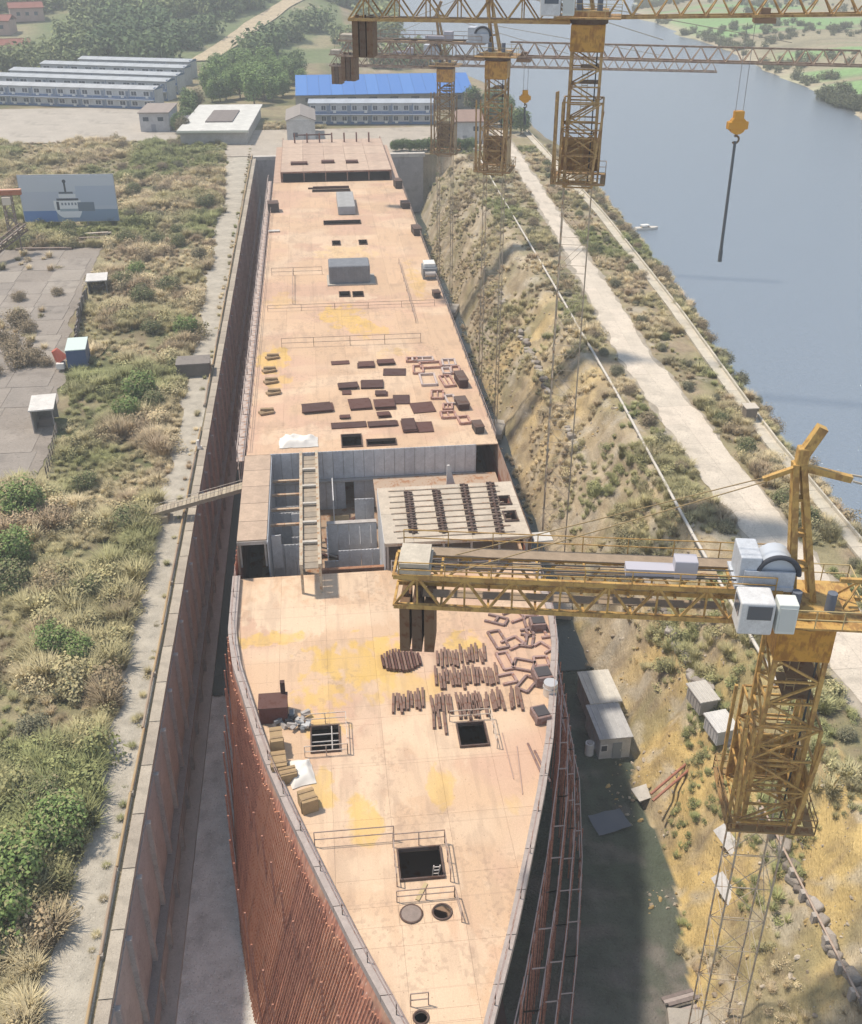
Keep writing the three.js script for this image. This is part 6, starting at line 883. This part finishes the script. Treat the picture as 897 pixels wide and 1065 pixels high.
// trees round the buildings, each with trunk and crown
{
  const crownG = [[0.11, 0.17, 0.06], [0.15, 0.21, 0.08], [0.08, 0.13, 0.05]], bam = [[0.18, 0.28, 0.085], [0.22, 0.32, 0.11], [0.13, 0.21, 0.065]], brn = [[0.17, 0.15, 0.09], [0.13, 0.13, 0.07], [0.20, 0.17, 0.11]];
  const mk = (seed, c, rx, h, n, s) => { const t = new THREE.Group(); const g = leafCloud(n * 3, rx, h, rx, s * 0.55, seed, c, 26); g.translate(0, 1.4, 0); mesh2('crown', g, Mleaf, t); const tr = [tube([0, -0.5, 0], [0.1, h * 0.5, 0.1], 0.24, 7, 0.12)]; for (let k = 0; k < 5; k++) tr.push(tube([0.05, h * (0.25 + 0.05 * k), 0.05], [Math.cos(k * 1.3) * rx * 0.6, h * (0.55 + 0.08 * k), Math.sin(k * 1.3) * rx * 0.6], 0.1, 5, 0.04)); mesh2('trunk', metreUV(merge(tr)), mat([0.14, 0.11, 0.08]), t); return t; };
  const P = [mk(801, crownG, 3.4, 6.2, 900, 0.55), mk(802, bam, 3.2, 7, 950, 0.55), mk(803, brn, 3.0, 5, 800, 0.5)];
  const put = (i, label, x, z, s, group) => { const c = P[i].clone(); c.name = numbered('tree'); c.position.set(x, height(x, z) - 0.1, z); c.scale.setScalar(s); c.rotation.y = x + z; scene.add(c); tag(c, label, 'tree', group); };
  for (let i = 0; i < 46; i++) { const x = -34 + 32 * hash(i, 81), z = -372 - 78 * hash(i, 82); if (x > -6 && z > -398) continue; put(hash(i, 83) > 0.25 ? 1 : 0, 'light green tree in the grove between dormitories and blue roof', x, z, 0.75 + 0.45 * hash(i, 84), 'grove left of the blue roof'); }
  for (let i = 0; i < 16; i++) { const x = 50 + 13 * hash(i, 91), z = -308 - 45 * hash(i, 92); if (x > embankX(z)) continue; put(hash(i, 93) > 0.5 ? 2 : 0, 'brownish tree at the river bend beside the road end', x, z, 0.6 + 0.4 * hash(i, 94), 'trees at the river bend'); }
  for (let i = 0; i < 12; i++) put(0, 'dark hedge tree at the end of the dock', 22 + i * 1.9, -290.5 - 1.5 * hash(i, 95), 0.42, 'hedge at the dock end');
  for (let i = 0; i < 9; i++) put(i % 2 ? 0 : 2, 'small tree beside the gatehouse and the white roofed hall', -38.4 + 2.4 * hash(i, 97), -318 - 6 * i, 0.6 + 0.3 * hash(i, 96), 'trees by the gatehouse');
  // far wood on the hill and scrub on the far river bank read as one mass
  const fg = leafCloud(420, 5, 7.5, 5, 0.7, 811, [[1, 1, 1], [0.8, 0.85, 0.8], [1.2, 1.15, 1.05]], 10), F = [];
  for (let i = 0; i < 5200; i++) { const z = -455 - 520 * Math.pow(hash(i, 101), 0.8), x = lerp(-90 + z * 0.33, 64, hash(i, 102)); if (x > shoreX(z) - 6) continue; if (x > -100 && x < -40 && z > -472) continue; const tr = pl([[-486, -46], [-520, -36], [-600, -12], [-640, 2]], z); if (z > -640 && Math.abs(x - tr - 4) < 15) continue; if (x < -110 && x > -165 && z > -590 && z < -480) continue; if (fbm(x * 0.02, z * 0.02, 630, 3) < 0.46) continue; const n = fbm(x * 0.015, z * 0.015, 631, 3), v = 0.8 + 0.4 * hash(i, 103); const c = mixc([0.10, 0.155, 0.065], [0.22, 0.26, 0.12], ss(0.35, 0.65, n)); F.push([x, height(x, z) - 0.8, z, 0.7 + 0.8 * hash(i, 104), c.map(q => q * v)]); }
  scatter('wood', 'hazy green wood covering the hill behind the dormitories', 'wood', fg, F);
  const S = []; for (let i = 0; i < 2600; i++) { const z = -340 - 620 * hash(i, 111), x = farShoreX(z) + 2 + 260 * Math.pow(hash(i, 112), 1.6); if (fbm(x * 0.02, z * 0.04, 640, 3) < 0.52) continue; const v = 0.8 + 0.4 * hash(i, 113); S.push([x, height(x, z) - 0.3, z, 0.16 + 0.3 * hash(i, 114), [0.15 * v, 0.16 * v, 0.085 * v]]); }
  for (let i = 0; i < 160; i++) { const a = hash(i, 115) * 6.28, r = Math.sqrt(hash(i, 116)); S.push([190 + 7 * r * Math.cos(a) , -3.9, -376 + 22 * r * Math.sin(a), 0.22 + 0.2 * hash(i, 117), [0.11, 0.125, 0.07]]); }
  scatter('far_scrub', 'low scrub on the fields across the river', 'scrub', fg, S);
}
{
  const g = new THREE.IcosahedronGeometry(0.5, 1); const p = g.attributes.position; for (let i = 0; i < p.count; i++) { const x = p.getX(i), y = p.getY(i), z = p.getZ(i), k = 0.75 + 0.5 * hash(Math.round(x * 50), Math.round(y * 50) + Math.round(z * 50) * 7, 9); p.setXYZ(i, x * k, y * k * 0.7, z * k); } g.computeVertexNormals();
  const m = new THREE.InstancedMesh(g, mat([1, 1, 1], { rough: 0.95 }), 2600), d = new THREE.Object3D(), c = new THREE.Color(), cs = [[0.40, 0.35, 0.28], [0.30, 0.25, 0.19], [0.48, 0.43, 0.36], [0.42, 0.31, 0.14]]; let n = 0;
  for (let i = 0; i < 16000 && n < 2600; i++) { const z = -38 - 246 * Math.pow(hash(i, 1, 990), 1.3), x = footX(z) - 2.5 + 14 * hash(i, 2, 990); if (x > roadL(z) - 0.3 || fbm(x * 0.28, z * 0.28, 991, 3) < 0.5) continue; const q = 0.1 + 0.4 * Math.pow(hash(i, 3, 990), 5); d.position.set(x, height(x, z) + 0.05 * q, z); d.rotation.set(hash(i, 4, 990) * 3, hash(i, 5, 990) * 6, 0); d.scale.set(q * 1.3, q, q); d.updateMatrix(); m.setMatrixAt(n, d.matrix); const v = 0.8 + 0.4 * hash(i, 6, 990); const k = cs[Math.floor(hash(i, 7, 990) * 4)]; m.setColorAt(n, c.setRGB(k[0] * v, k[1] * v, k[2] * v)); n++; }
  m.count = n; m.name = 'bank_rubble'; m.castShadow = m.receiveShadow = true; m.userData = { kind: 'stuff', label: 'loose stones and clods on the right bank', category: 'rubble' }; scene.add(m);
}
renderer.render(scene, camera);
